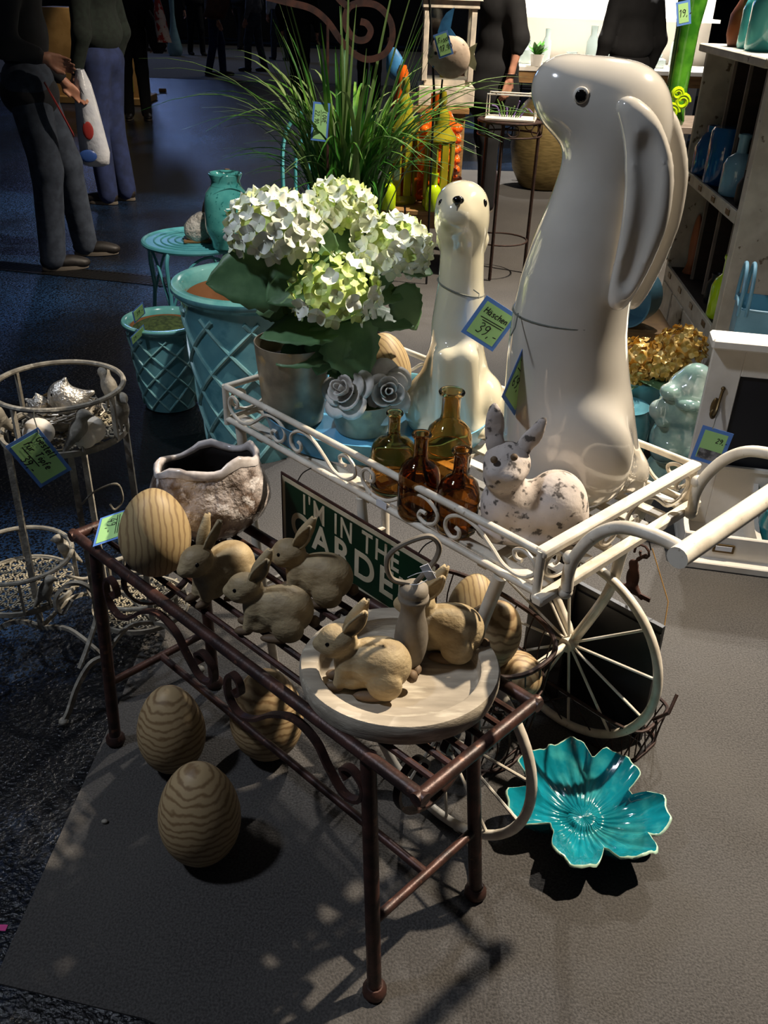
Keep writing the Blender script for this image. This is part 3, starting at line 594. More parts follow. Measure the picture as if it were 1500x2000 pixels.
g = G(532, 1232, BTOP); RCp = dup(RB, g, math.radians(178), 'carved rabbit on the bench just left of the round tray', scale=.87)
# ---- round whitewashed tray
TR = Vector((.032, 1.052, BTOP)); t = thing('round_tray', 'round whitewashed wooden tray with raised rim on the bench', 'tray', TR)
def tf(r, z, a): return (r * math.cos(a), r * math.sin(a) * .92, z)
MB().lathe([(.001, 0), (.138, 0), (.149, .006), (.153, .022), (.153, .036), (.15, .041), (.128, .041), (.124, .038), (.121, .018), (.116, .014), (.001, .013)], 64, fn=tf).build('tray_dish', MAT['traywood'], t)
TZ = BTOP + .0135
g = G(712, 1340, TZ); RD = dup(RB, g, math.radians(178), 'carved rabbit at the front of the round tray', scale=.87)
g = G(858, 1268, TZ); RE = dup(RB, g, math.radians(168), 'carved rabbit at the back of the round tray, head hidden by the grey figurine', scale=.87)
# ---- grey figurine with wire ring
V = View(G(800, 1300, TZ)); t = thing('driftwood_figurine', 'slender grey driftwood figurine with a bent wire ring on top', 'figurine', V.b, V.rot)
prof = [(.0, .0), (.014, .0), (.019, .012), (.0245, .035), (.0262, .055), (.0245, .077), (.0195, .098), (.018, .112), (.0195, .122), (.0235, .13), (.0235, .134), (.0205, .136), (.022, .141), (.021, .15), (.014, .156), (.0, .157)]
MB().lathe([(max(r, 1e-4), z) for r, z in prof], 24).build('body', MAT['pin'], t, 'full')
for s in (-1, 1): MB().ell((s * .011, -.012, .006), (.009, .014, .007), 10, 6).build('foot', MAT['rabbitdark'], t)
r = [V.p(*q) for q in ((800, 1140), (768, 1132), (756, 1108), (762, 1082), (790, 1062), (830, 1048), (848, 1052), (858, 1068), (852, 1090), (835, 1112), (812, 1138))]
MB().tube(catmull(r, 6), .0042, 8).build('wire_ring', MAT['pin'], t)
q = V.p(836, 1118, -.022); MB().box((0, 0, 0), (.013, .001, .027), 0, Matrix.Translation(q) @ Matrix.Rotation(-.5, 4, 'Y')).build('paper_label', MAT['paper'], t, False)
MB().tube(catmull([V.p(796, 1128, -.02), V.p(815, 1120, -.024), V.p(838, 1116, -.024), V.p(850, 1122, -.018), V.p(820, 1140, -.024), V.p(800, 1142, -.022)], 4), .0006, 5).build('label_thread', MAT['paper'], t)
# ================================================================== cream flower cart
CX_ = Vector((.6964, -.7176, 0)); CW = Vector((.7176, .6964, 0)); CROT = math.atan2(CX_.y, CX_.x)
X0, X1, W0, W1, ZR, ZF = -1.456, -.635, .946, 1.384, .732, .66
CO = CX_ * ((X0 + X1) / 2) + CW * ((W0 + W1) / 2)
def cl(p):                                # world -> cart frame
    q = Vector(p) - CO; return Vector((q.dot(CX_), q.dot(CW), q.z))
def cwp(px, py, w):                       # picture point on the upright plane at cart width w
    return cl(onplane(px, py, CW * w, CW))
HX, HY = (X1 - X0) / 2, (W1 - W0) / 2
cart = thing('flower_cart', 'cream wire garden cart with scrolled sides, spoked wheels and push handle', 'cart', CO, CROT)
cm = MAT['cart']
for nm, p, q, r in (('top_rail', (-HX, -HY, ZR), (HX, -HY, ZR), .0065), ('top_rail', (-HX, HY, ZR), (HX, HY, ZR), .0065), ('top_rail', (-HX, -HY, ZR), (-HX, HY, ZR), .0065),
                    ('bottom_rail', (-HX, -HY, ZF), (HX, -HY, ZF), .0065), ('bottom_rail', (-HX, HY, ZF), (HX, HY, ZF), .0065), ('bottom_rail', (-HX, -HY, ZF), (-HX, HY, ZF), .0065)):
    MB().tube([p, q], r, 10).build(nm, cm, cart)
MB().box((HX, 0, ZR), (.022, 2 * HY + .01, .014), .003).build('end_bar', cm, cart); MB().box((HX + .012, 0, ZF - .004), (.02, 2 * HY + .03, .016), .003).build('end_bar', cm, cart)
for sx in (-1, 1):
    for sy in (-1, 1): MB().tube([(sx * HX, sy * HY, ZF - .012), (sx * HX, sy * HY, ZR + .004)], .0072, 10).build('corner_post', cm, cart)
for sy in (-1, 1):
    for z in (ZR - .01, ZF): MB().ell((HX + .028, sy * (HY - .035), z), .012, 12, 8).build('ball_finial', cm, cart)
for i in range(8):
    y = -HY + (i + .5) * 2 * HY / 8; MB().box((0, y, ZF - .001), (2 * HX, .022, .006), .001).build('deck_slat', cm, cart)
CZ = ZF + .0025                                     # top of the deck
for x in (-.3, .02, .3): MB().box((x, 0, ZF - .008), (.018, 2 * HY, .007)).build('cross_bar', cm, cart)
SS = [(.15, .5), (.19, .56), (.185, .76), (.11, .86), (.04, .66), (.06, .32), (.2, .07), (.38, .16), (.54, .5), (.68, .84), (.85, .9), (.98, .62), (.96, .28), (.86, .1), (.77, .22), (.79, .42), (.85, .42)]
def sscroll(flip):
    return [Vector((p.x, (1 - p.y) if flip else p.y, 0)) for p in scroll2(SS, 5)]
ZH = ZR - ZF - .013
n = 4; L = 2 * HX / n
for sy in (-1, 1):
    for i in range(n):
        pts = [Vector((-HX + (i + .02 + .96 * p.x) * L, sy * HY, ZF + .0065 + p.y * ZH)) for p in sscroll(i % 2 == 1)]
        MB().tube(pts, .0036, 7).build('side_scroll', cm, cart)
for sx in (-1, 1):
    for i in range(2):
        pts = [Vector((sx * HX, -HY + (i + .03 + .94 * p.x) * HY, ZF + .0065 + p.y * ZH)) for p in sscroll(i % 2 == 1)]
        MB().tube(pts, .0036, 7).build('end_scroll', cm, cart)
# legs at the left end
for sy in (-1, 1):
    MB().tube(catmull([(-HX + .03, sy * (HY - .01), ZF - .004), (-HX + .05, sy * (HY - .02), .4), (-HX + .085, sy * (HY - .035), .012)], 5), .011, 10).build('leg', cm, cart)
MB().tube([(-HX + .065, -HY + .028, .26), (-HX + .065, HY - .028, .26)], .006, 8).build('leg_brace', cm, cart)
# wheels
HUBR = cl((.4134, 1.5383, .2272)); HUBL = cl((.1236, 1.2572, .2272)); WR = .2272
MB().tube([HUBL, HUBR], .008, 10).build('axle', cm, cart)
for hub in (HUBL, HUBR):
    wh = MB().tube([(hub.x + (WR - .009) * math.cos(a), hub.y, hub.z + (WR - .009) * math.sin(a)) for a in [2 * PI * k / 64 for k in range(64)]], .0098, 10, closed=True).build('wheel_rim', cm, cart)
    MB().tube([(hub.x, hub.y - .014, hub.z), (hub.x, hub.y + .014, hub.z)], .017, 14).build('hub', cm, wh)
    for k in range(12):
        a = 2 * PI * (k + .3) / 12; MB().tube([(hub.x + .012 * math.cos(a), hub.y, hub.z + .012 * math.sin(a)), (hub.x + (WR - .012) * math.cos(a), hub.y, hub.z + (WR - .012) * math.sin(a))], .0032, 7).build('spoke', cm, wh)
    sy = -1 if hub is HUBL else 1; ox = hub.y + sy * .018
    # fork struts from the hub to the deck
    MB().tube(catmull([(hub.x, ox, hub.z), (hub.x + .06, ox, hub.z + .16), (hub.x + .075, ox + .0, hub.z + .28), (hub.x + .11, lerp(ox, sy * HY, .7), ZF - .008)], 6), .0115, 10).build('strut', cm, cart)
    MB().tube(catmull([(hub.x, ox, hub.z), (hub.x - .13, ox, hub.z + .18), (hub.x - .2, ox, hub.z + .33), (hub.x - .22, ox, ZF - .008)], 6), .0095, 10).build('strut', cm, cart)
# handle: two bent arms and the push bar
wn = W0 + .035; arm = [cwp(*q, wn) for q in ((1107, 1150), (1112, 1112), (1130, 1078), (1165, 1045), (1210, 1030), (1262, 1040), (1310, 1060), (1340, 1078))]
arm[0].x = max(arm[0].x, HX + .02)
MB().tube(catmull(arm, 5), .0098, 12).build('handle_arm', cm, cart)
dW = W1 - W0 - .07; arm2 = [p + Vector((0, dW, 0)) for p in arm]
MB().tube(catmull(arm2, 5), .0098, 12).build('handle_arm', cm, cart)
e0, e1 = arm[-1], arm2[-1]; dd = (e1 - e0).normalized() * .022
MB().tube([e0 - dd, e1 + dd], .0155, 14).build('push_bar', cm, cart)
q = cwp(745, 985, W0 - .006); MB().box(q, (.026, .001, .014), 0).build('paper_label', MAT['paper'], cart, False)
q = cwp(466, 768, W0 + .03); MB().box(q, (.024, .001, .014), 0).build('paper_label', MAT['paper'], cart, False)

# ================================================================== green tin sign hung on the cart's near side
ws = W0 - .022
sTL, sTR, sBR = cwp(549, 920, ws), cwp(858, 1104, ws), cwp(851, 1192, ws)
zt = (sTL.z + sTR.z) / 2; Ls = sTR.x - sTL.x; Hs = Ls * .38
t = thing('garden_sign', "green tin sign with cream letters I'M IN THE GARDEN hung on the cart", 'sign', CO + CX_ * sTL.x + CW * sTL.y + Vector((0, 0, sTL.z)), CROT)
tl = math.atan2(sTR.z - sTL.z, Ls); t.rotation_euler = (0.0, -tl, CROT)
MB().box((Ls / 2, 0, -Hs / 2), (Ls, .003, Hs), .0008).build('rusty_plate', MAT['rust'], t, False)
m1 = .006; MB().box((Ls / 2, -.0012, -Hs / 2), (Ls - 2 * m1, .0022, Hs - 2 * m1), 0).build('cream_border', MAT['signcream'], t, False)
m2 = .015; MB().box((Ls / 2, -.002, -Hs / 2), (Ls - 2 * m2, .0022, Hs - 2 * m2), 0).build('green_field', MAT['signgreen'], t, False)
def text_mesh(body, size, x, z, width=None, bold=.0, name='letter', parent=None, mat=None, y=-.0034):
    cu = bpy.data.curves.new('txt', 'FONT'); cu.body = body; cu.size = size; cu.offset = bold; cu.extrude = .0004; cu.align_x = 'CENTER'; cu.space_character = 1.22
    o = bpy.data.objects.new('txt', cu); COL.objects.link(o); bpy.context.view_layer.update()
    me = bpy.data.meshes.new_from_object(o.evaluated_get(bpy.context.evaluated_depsgraph_get())); bpy.data.objects.remove(o)
    xs = [v.co.x for v in me.vertices]; w = max(xs) - min(xs); k = (width / w) if width else 1.0; c = (max(xs) + min(xs)) / 2
    for v in me.vertices: v.co = Vector(((v.co.x - c) * k + x, y - v.co.z, v.co.y + z))
    # each letter a piece of its own
    par = list(range(len(me.vertices)))
    def root(i):
        while par[i] != i: par[i] = par[par[i]]; i = par[i]
        return i
    for p in me.polygons:
        r0 = root(p.vertices[0])
        for q in p.vertices: par[root(q)] = r0
    isl = {}
    for p in me.polygons: isl.setdefault(root(p.vertices[0]), []).append(tuple(p.vertices))
    for fs in isl.values():
        ids = sorted({q for f in fs for q in f}); mp = {q: i for i, q in enumerate(ids)}; mb = MB(); mb.add([me.vertices[q].co for q in ids], [tuple(mp[q] for q in f) for f in fs]); mb.build(name, mat, parent, False)
    bpy.data.meshes.remove(me)
text_mesh("I'M IN THE", Hs * .38, Ls * .48, -Hs * .38, Ls * .62, .0008, 'letter', t, MAT['signcream'])
text_mesh("GARDEN", Hs * .5, Ls / 2, -Hs * .77, Ls * .84, .0018, 'letter', t, MAT['signcream'])
for x in (.05, Ls - .05):
    MB().tube(catmull([(x, 0, -.004), (x + .012, .006, .02), (x + .03, .022, ZF - zt + .004)], 4), .0012, 5).build('hanging_wire', MAT['blackmetal'], t)

# ================================================================== things on the cart
# ---- sky blue oval tray
Tc = Vector((-.02, 1.682, CZ)); t = thing('oval_tray', 'sky blue oval metal tray on the cart deck under the flower pots', 'tray', Tc)
def of(r, z, a): return (r * math.cos(a), r * math.sin(a) * .82, z)
MB().lathe([(.001, 0), (.215, 0), (.222, .004), (.234, .046), (.236, .049), (.233, .049), (.2295, .046), (.217, .007), (.001, .006)], 64, fn=of).build('tray_dish', MAT['bluetray'], t)
TZ2 = CZ + .0065
# ---- hydrangea in glass pot
V = View(G(575, 818, TZ2)); t = thing('glass_pot', 'tall smoky mercury glass pot holding the white hydrangea', 'pot', V.b, V.rot)
MB().lathe([(.001, 0), (.055, 0), (.06, .006), (.066, .05), (.0725, .12), (.0765, .168), (.0768, .17), (.0745, .17), (.071, .12), (.063, .05), (.055, .012), (.001, .01)], 40).build('glass_wall', MAT['mercury'], t)
HP = V
t = thing('hydrangea', 'white and lime hydrangea with four flower heads in the smoky glass pot', 'plant', V.b + Vector((0, 0, .0115)), V.rot); hz = .0115
MB().lathe([(.001, 0), (.05, 0), (.054, .04), (.058, .09), (.059, .118), (.001, .124)], 24).build('soil_ball', MAT['soil'], t)
def floret_mesh(name, size, mat, cup):
    mb = MB()
    for k in range(4):
        R = Matrix.Rotation(k * PI / 2 + .3, 4, 'Z')
        def pf(u, v):
            a = (u - .5) * 2; r = v; w = (math.sin(PI * min(.97, .1 + r * .8)) ** .7) * .72
            return R @ Vector((r * size * (1 - .08 * a * a), a * w * size * .82, cup * size * r * r + .06 * size * math.sin(3 * a + k) - .05 * size * a * a))
        mb.grid(pf, 4, 4)
    mb.ell((0, 0, .04 * size), (.08 * size,) * 3, 6, 4)
    me = bpy.data.meshes.new(name); me.from_pydata(mb.v, [], mb.f); me.materials.append(mat); me.polygons.foreach_set('use_smooth', [True] * len(me.polygons)); return me
FLW = floret_mesh('floret', .0185, MAT['petalw'], .5); FLG = floret_mesh('floret', .0125, MAT['petalg'], .6); FLM = floret_mesh('floret', .0165, MAT['petalm'], .45)
heads = [((536, 436), .0, .084, .3), ((664, 398), .09, .064, .8), ((764, 474), .05, .074, .45), ((652, 560), -.04, .084, .85)]
cen = Vector((0, 0, .12)); HW = []
for (px, py), dep, R, green in heads:
    c = V.p(px, py, dep) - Vector((0, 0, hz)); HW.append((c, R))
    core = MB().ell(c - Vector((0, 0, .012)), (R * .8, R * .8, R * .62), 20, 12).build('flower_head', MAT['petalg'], t, 'full')
    n = 74
    for i in range(n):
        zz = 1 - (i + .5) / n * 1.55; a = i * 2.39996; rr = math.sqrt(max(0, 1 - zz * zz))
        nrm = Vector((rr * math.cos(a), rr * math.sin(a), zz)); p = c + Vector((nrm.x * R, nrm.y * R, nrm.z * R * .78 - .01))
        rim = 1 - max(0, zz); me = FLW if random.random() < (.25 + .9 * rim) * (1.25 - green) else (FLM if random.random() < .45 else FLG)
        q = nrm.to_track_quat('Z', 'Y')
        s = random.uniform(.85, 1.2)
        M = Matrix.Translation(p) @ q.to_matrix().to_4x4() @ Euler((random.uniform(-.18, .18), random.uniform(-.18, .18), random.uniform(0, 6))).to_matrix().to_4x4() @ Matrix.Diagonal((s, s, s, 1))
        child('floret', me, core, M)
    st = [cen + Vector((c.x * .1, c.y * .1, 0)), lerp(cen, c, .5) + Vector((c.x * .12, 0, .01)), c - Vector((0, 0, .02))]
    MB().tube(catmull(st, 5), .0045, 7).build('stem', MAT['stem'], t)
def leaf_mb(L, W, base, tip, nrm, droop=.25, fold=.12, mbx=None):
    """serrated leaf from base toward tip"""
    base = Vector(base); ax = Vector(tip) - base; L = ax.length; ax.normalize(); n = Vector(nrm); n = (n - ax * n.dot(ax)).normalized(); s = ax.cross(n)
    nv = 14
    def lf(u, v):
        a = (u - .5) * 2; w = W * (math.sin(PI * v ** .75)) ** .8 * (1 + (.07 if int(v * nv + .5) % 2 else -.04) * (abs(a) > .9)) + .0006
        vein = .012 * L * math.sin(v * 34 + abs(a) * 5) * (1 - abs(a)) * .5
        return base + ax * (v * L - abs(a) * w * .12) + s * (a * w) + n * (abs(a) * w * fold - droop * L * v * v + vein)
    return (mbx or MB()).grid(lf, 6, nv, .0008)
LV = [((575, 525), (404, 566), -.03, .07, (-.1, -.92, .4)), ((650, 500), (520, 600), -.06, .07, (0, -.8, .6)), ((660, 640), (510, 660), -.05, .05, (0, -.4, 1)), ((650, 660), (540, 720), -.06, .045, (0, -.7, .8)),
      ((650, 640), (620, 745), -.07, .045, (0, -.9, .4)), ((665, 630), (715, 760), -.07, .06, (.2, -.9, .35)), ((690, 620), (810, 640), .02, .045, (.1, -.3, 1)), ((700, 560), (790, 590), .03, .05, (.2, -.4, 1)),
      ((690, 500), (640, 430), .06, .05, (0, -.6, .8)), ((760, 500), (850, 540), .06, .05, (.3, -.4, 1)), ((720, 520), (730, 600), .02, .05, (0, -.9, .5)), ((600, 560), (560, 640), .02, .055, (0, -.7, .7)),
      ((660, 700), (690, 750), -.06, .035, (0, -.9, .4)), ((640, 440), (600, 500), .05, .05, (0, -.7, .7)), ((700, 610), (640, 690), -.02, .05, (0, -.8, .5)), ((775, 560), (820, 660), .05, .04, (.3, -.8, .4)),
      ((560, 600), (500, 620), .03, .04, (0, -.5, .9))]
for a, b, dep, W, nr in LV:
    p0 = V.p(*a, dep * .5) - Vector((0, 0, hz)); p1 = V.p(*b, dep - .02) - Vector((0, 0, hz)); leaf_mb(0, W, p0, p1 + Vector((0, 0, .015)), nr, droop=.12).build('leaf', MAT['leaf'], t, 'full')
    MB().tube(catmull([cen, lerp(cen, p0, .6) + Vector((0, 0, -.01)), p0], 4), .0022, 6).build('leaf_stalk', MAT['stem'], t)

# ---- rose pot
V = View(G(708, 838, TZ2)); t = thing('rose_pot', 'small gold-flecked glass pot with moss and plaster roses', 'pot', V.b, V.rot)
MB().lathe([(.001, 0), (.05, 0), (.056, .006), (.0615, .04), (.0665, .07), (.0645, .07), (.058, .03), (.001, .03)], 36).build('glass_wall', MAT['mercury'], t)
MB().ell((0, 0, .055), (.06, .06, .022), 20, 8).build('moss', MAT['rosemoss'], t)
def rose(c, R, axis, parent):
    """spiral of thick cupped plaster petals"""
    q = Vector(axis).normalized().to_track_quat('Z', 'Y').to_matrix().to_4x4(); T = Matrix.Translation(Vector(c)) @ q
    first = None
    rows = [(2, .17, .98, 0), (3, .4, .95, .6), (3, .62, .78, 1.2), (4, .86, .5, 1.6), (5, 1.1, .2, 1.6)]; rr = random.Random(int(abs(c[0]) * 9999))
    for ri, (n, re, ze, lip) in enumerate(rows):
        for k in range(n):
            a0 = 2 * PI * k / n + ri * .8 + rr.uniform(-.25, .25); span = (2 * PI / n) * .6; zj = rr.uniform(-.1, .1); rj = rr.uniform(.88, 1.1)
            def pf(u, v):
                e = (2 * u - 1) ** 2; a = a0 + (u - .5) * 2 * span * (.4 + .6 * v)
                r = R * re * rj * ((1 - (1 - v) ** 2) * (1 - .16 * e) + .14 * lip * v ** 5 * (1 - e))
                z = R * ((ze + zj) * v ** 1.5 * (1 - .34 * e) - .3 - .1 * lip * v ** 7)
                return T @ Vector((r * math.cos(a), r * math.sin(a), z))
            o = MB().grid(pf, 8, 5, .0022).build('petal' if first else 'rose', MAT['rose'], first or parent, 'full')
            if first is None: first = o
    return first
for px, py, dep, R, ax in ((672, 762, -.035, .043, (-.5, -.75, .6)), (757, 765, -.025, .046, (.1, -.95, .45)), (712, 738, .03, .036, (.1, -.2, 1))):
    rose(V.p(px, py, dep), R, ax, t)

# ---- egg behind the pots
egg((-.012, 1.79, TZ2 - .002), .06, .16, 'wooden egg half hidden between the hydrangea and the seated rabbit', 'eggwood2', (0, 0, 1.0))

# ---- seated cream rabbit
V = View((.128, 1.688, TZ2)); t = thing('seated_rabbit', 'glossy cream ceramic rabbit sitting upright with ears back, behind the amber bottles', 'rabbit', V.b, V.rot)
def pr(px, py, d, r): q = V.p(px, py, d); return ('e', tuple(q), tuple(x for x in r))
P = [('e', tuple(V.p(888, 815, .02)), (.078, .085, .06)), ('e', tuple(V.p(888, 740, .02)), (.068, .075, .1)), ('e', tuple(V.p(895, 640, .01)), (.053, .056, .1)), ('e', tuple(V.p(900, 560, .01)), (.043, .046, .07)),
     ('e', tuple(V.p(903, 490, .01)), (.041, .044, .07)), ('e', tuple(V.p(902, 430, .0)), (.051, .055, .052)), ('e', tuple(V.p(903, 392, .0)), (.044, .05, .035)),
     ('e', tuple(V.p(893, 412, -.038)), (.024, .028, .022)), ('e', tuple(V.p(882, 422, -.045)), (.017, .018, .014)), ('e', tuple(V.p(906, 424, -.045)), (.017, .018, .014)),
     ('c', tuple(V.p(868, 700, -.05)), tuple(V.p(862, 815, -.06)), .024, .02), ('c', tuple(V.p(912, 700, -.05)), tuple(V.p(918, 815, -.06)), .024, .02),
     ('e', tuple(V.p(822, 790, .0)), (.034, .06, .06)), ('e', tuple(V.p(952, 790, .0)), (.034, .06, .06)), ('e', tuple(V.p(845, 838, -.06)), (.03, .035, .014)), ('e', tuple(V.p(935, 838, -.06)), (.03, .035, .014))]
grounded(sdf(P, .0055, .022, relax=2)).build('body', MAT['cream'], t, 'full')
for s in (-1, 1):
    a, b = V.p(903 + s * 16, 398, .05), V.p(903 + s * 20, 540, .085)
    sdf([('c', tuple(a), tuple(lerp(a, b, .5) + Vector((s * .012, .02, 0))), .014, .02), ('c', tuple(lerp(a, b, .5) + Vector((s * .012, .02, 0))), tuple(b), .02, .012)], .005, .01).build('ear', MAT['cream'], t, 'full')
    q = V.p(893 + (52 if s > 0 else -30), 395, -.012 if s > 0 else -.02); MB().ell(q + Vector((0, -.012, 0)), (.006, .006, .008), 12, 8).build('eye', MAT['eye'], t)
MB().ell(V.p(895, 391, -.064), (.0105, .008, .0075), 14, 8).build('nose', MAT['eye'], t)
MB().tube(catmull([V.p(871, 424, -.058), V.p(878, 430, -.062), V.p(888, 428, -.0665), V.p(893, 422, -.067), V.p(899, 430, -.0665), V.p(909, 432, -.062), V.p(916, 426, -.056)], 4), .0012, 5).build('mouth_line', MAT['greyline'], t)
MB().tube([V.p(893, 400, -.0675), V.p(893, 423, -.0675)], .0011, 5).build('mouth_line', MAT['greyline'], t)
nk = V.p(900, 560, .01)
MB().tube([(nk.x + .0455 * math.cos(a), .01 + .0485 * math.sin(a), nk.z + .012 * -math.cos(a) * 1) for a in [2 * PI * k / 28 for k in range(28)]], .0016, 6, closed=True).build('neck_string', MAT['string'], t)
d = -.075
card('price_tag', 'tilted card reading Häschen 39,- hanging on the seated cream rabbit', V.w(900, 648, d), V.w(962, 687, d + .006), V.w(922, 565, d), [('Häschen', .16, .66, .15), ('_', .16, .55, .36), ('_', .24, .5, .3), ('39,-', .24, .2, .26)], bord=.09, pen=.022,
     string=[V.w(935, 582, d - .001), V.w(936, 574, d + .01), V.w(925, 566, d + .025)])

# ---- big pearl rabbit
V = View((.343, 1.43, CZ)); t = thing('tall_rabbit', 'tall glossy pearl-white ceramic rabbit looking left with long hanging ear', 'rabbit', V.b, V.rot)
def E3(px, py, rx, rz, ry=None, d=0.0, rot=None):
    q = V.p(px, py, d); k = V.r(1, px, py, d); e = (rx * k, (ry if ry else rx) * k, rz * k)
    return ('e', tuple(q), e, (0, rot, 0)) if rot is not None else ('e', tuple(q), e)
P = [E3(1115, 900, 122, 80, 118), E3(1111, 850, 124, 85, 120), E3(1109, 780, 121, 85, 116), E3(1107, 700, 114, 85, 108), E3(1111, 620, 107, 80, 100), E3(1128, 545, 105, 75, 94), E3(1150, 470, 101, 75, 88), E3(1174, 395, 90, 75, 80), E3(1194, 320, 84, 75, 76),
     E3(1200, 245, 84, 70, 78), E3(1188, 192, 86, 66, 76), E3(1130, 188, 56, 50, 56), E3(1094, 184, 34, 42, 42), E3(1082, 160, 22, 20, 26), E3(1236, 250, 58, 84, 62), E3(1040, 940, 44, 62, 70, -.03), E3(1243, 928, 22, 30, 26, .02),
     E3(1060, 948, 58, 26, 60, -.05), E3(1150, 890, 80, 84, 36, -.088)]
bigb = grounded(sdf(P, .0065, .05, relax=4)); bigb.build('body', MAT['pearl'], t, 'full')
for s, shift in ((-1, 0), (1, 1)):
    dd = -.075 if s < 0 else .07
    cp = [(1222, 205, 16), (1252, 250, 34), (1268, 330, 44), (1262, 420, 43), (1240, 500, 34), (1218, 560, 24), (1205, 592, 12)] if s < 0 else [(1235, 180, 18), (1285, 240, 36), (1300, 330, 42), (1290, 420, 40), (1265, 500, 34), (1245, 560, 22), (1232, 590, 12)]
    EP = []
    for i, (x, y, r) in enumerate(cp):
        bow = math.sin(PI * i / (len(cp) - 1)); q = V.p(x, y, dd - s * -.012 * bow * 1.2); k = V.r(1, x, y, dd)
        EP.append((q, r * k))
    pts = catmull([q for q, _ in EP], 4); wd = [EP[min(i // 4, len(EP) - 1)][1] * (1 - (i % 4) / 4) + EP[min(i // 4 + 1, len(EP) - 1)][1] * ((i % 4) / 4) for i in range(len(pts))]
    pr_ = [('e', tuple(p), (w, .016, w * .9)) for p, w in zip(pts, wd)]
    cut = [('e', tuple(p + Vector((0, s * .021, 0))), (w * .52, .012, w * .9)) for p, w in list(zip(pts, wd))[6:-5]]
    sdf(pr_, .005, .012, sub=cut, ksub=.008, relax=2).build('ear', MAT['pearl'], t, 'full')
for s in (-1, 1):
    q = V.p(1135, 186, s * .06); k = V.r(1, 1135, 186); q.y = skin(bigb, q.x, q.z, s); q = V.p(1135, 186, q.y); q.y = skin(bigb, q.x, q.z, s)
    ey = MB().ell(q, (15 * k, .0032, 15 * k), 16, 10).build('eye_white', MAT['white'], t)
    MB().ell(q + Vector((0, s * .002, -.001)), (11 * k, .0034, 11.5 * k), 14, 8).build('pupil', MAT['eye'], ey)
q = V.p(1061, 160, 0); MB().ell(q, (.006, .01, .006), 12, 8).build('nose', MAT['white'], t)
MB().tube(catmull([V.p(1074, 222, -.03), V.p(1063, 208, -.02), V.p(1059, 196, 0), V.p(1063, 208, .02), V.p(1074, 222, .03)], 4), .0014, 5).build('mouth_line', MAT['greyline'], t)
nk = V.p(1112, 610, 0); k = V.r(1, 1112, 610)
MB().tube([(nk.x + 110.5 * k * math.cos(a), 103 * k * math.sin(a), nk.z) for a in [2 * PI * i / 40 for i in range(40)]], .0016, 6, closed=True).build('neck_string', MAT['string'], t)
d = -.105
card('price_tag', 'price card hanging edge-on at the chest of the tall pearl rabbit', V.w(980, 775, d - .02), V.w(1005, 812, d + .03), V.w(989, 652, d - .02), [('Hase', .1, .68, .17), ('_', .1, .56, .25), ('69,-', .12, .28, .2)], bord=.07, pen=.018,
     string=[V.w(998, 655, d), V.w(1006, 640, d + .02), V.w(1012, 612, d + .05)])

# ---- weathered stone rabbit
V = View((.246, 1.262, CZ)); t = thing('stone_rabbit', 'pale weathered stone rabbit with one ear out, on the cart corner', 'rabbit', V.b, V.rot)
P = [E3(1085, 985, 62, 70, 62, .0), E3(1030, 1000, 55, 62, 55, -.005), E3(990, 985, 52, 66, 50, -.012), E3(975, 1030, 48, 24, 50, -.01), E3(1095, 1035, 48, 20, 50, 0), E3(1115, 1010, 34, 44, 45, .01), E3(1025, 1040, 60, 18, 45, -.02),
     E3(990, 905, 47, 44, 44, -.018), E3(978, 935, 34, 26, 36, -.03), E3(968, 925, 20, 16, 18, -.05), E3(1002, 928, 20, 18, 22, -.045)]
grounded(sdf(P, .0042, .012, relax=2)).build('body', MAT['stone'], t, 'full')
sdf([E3(968, 870, 19, 22, 10, -.015), E3(966, 835, 20, 40, 9, -.012), E3(964, 808, 11, 24, 7, -.01)], .003, .008).build('ear', MAT['stone'], t, 'full')
sdf([E3(1018, 882, 16, 18, 10, -.012), E3(1036, 858, 18, 34, 9, -.01, .6), E3(1054, 832, 11, 22, 7, -.008, .5)], .003, .008).build('ear', MAT['stone'], t, 'full')
for px, py, dd in ((965, 898, -.052), (1004, 893, -.052)): MB().ell(V.p(px, py, dd), (.006, .005, .006), 10, 6).build('eye', MAT['rabbitdark'], t)

# ---- amber bottles
def bottle(loc, r, h, nr, mat, label, group='amber glass bottles'):
    t = thing('glass_bottle', label, 'bottle', loc, 0, group); w = .0022
    out = [(.001, 0), (r * .86, 0), (r * .97, .004), (r, .012), (r, h * .44), (r * .97, h * .52), (r * .86, h * .6), (r * .62, h * .66), (nr * 1.05, h * .7), (nr * .95, h * .76), (nr * .95, h * .93), (nr * 1.3, h * .965), (nr * 1.36, h * .985), (nr * 1.25, h)]
    inn = [(nr * .95, h * .995), (nr * .8, h * .97), (nr * .8, h * .75), (nr * .95, h * .68), (r * .6, h * .64), (r * .86 - w, h * .59), (r - w, h * .44), (r - w, .014), (r * .8, .007), (.001, .006)]
    MB().lathe(out + inn, 36).build('glass_wall', MAT[mat], t, 'full')
    MB().tube([((r + .0003) * math.cos(a), (r + .0003) * math.sin(a), h * .4) for a in [2 * PI * k / 40 for k in range(40)]], .001, 5, closed=True).build('moulded_ring', MAT[mat], t)
    return t
bottle((.112, 1.452, CZ), .043, .183, .0175, 'amber', 'largest amber bottle with wide neck, at the back by the cream rabbit')
bottle((.013, 1.422, CZ), .0415, .152, .0115, 'amber', 'amber bottle with narrow neck, leftmost of the four bottles')
bottle((.058, 1.334, CZ), .0365, .155, .0125, 'darkamber', 'dark amber bottle in front, second from the left of the four')
bottle((.122, 1.285, CZ), .0355, .152, .0125, 'darkamber', 'dark amber bottle nearest the stone rabbit')

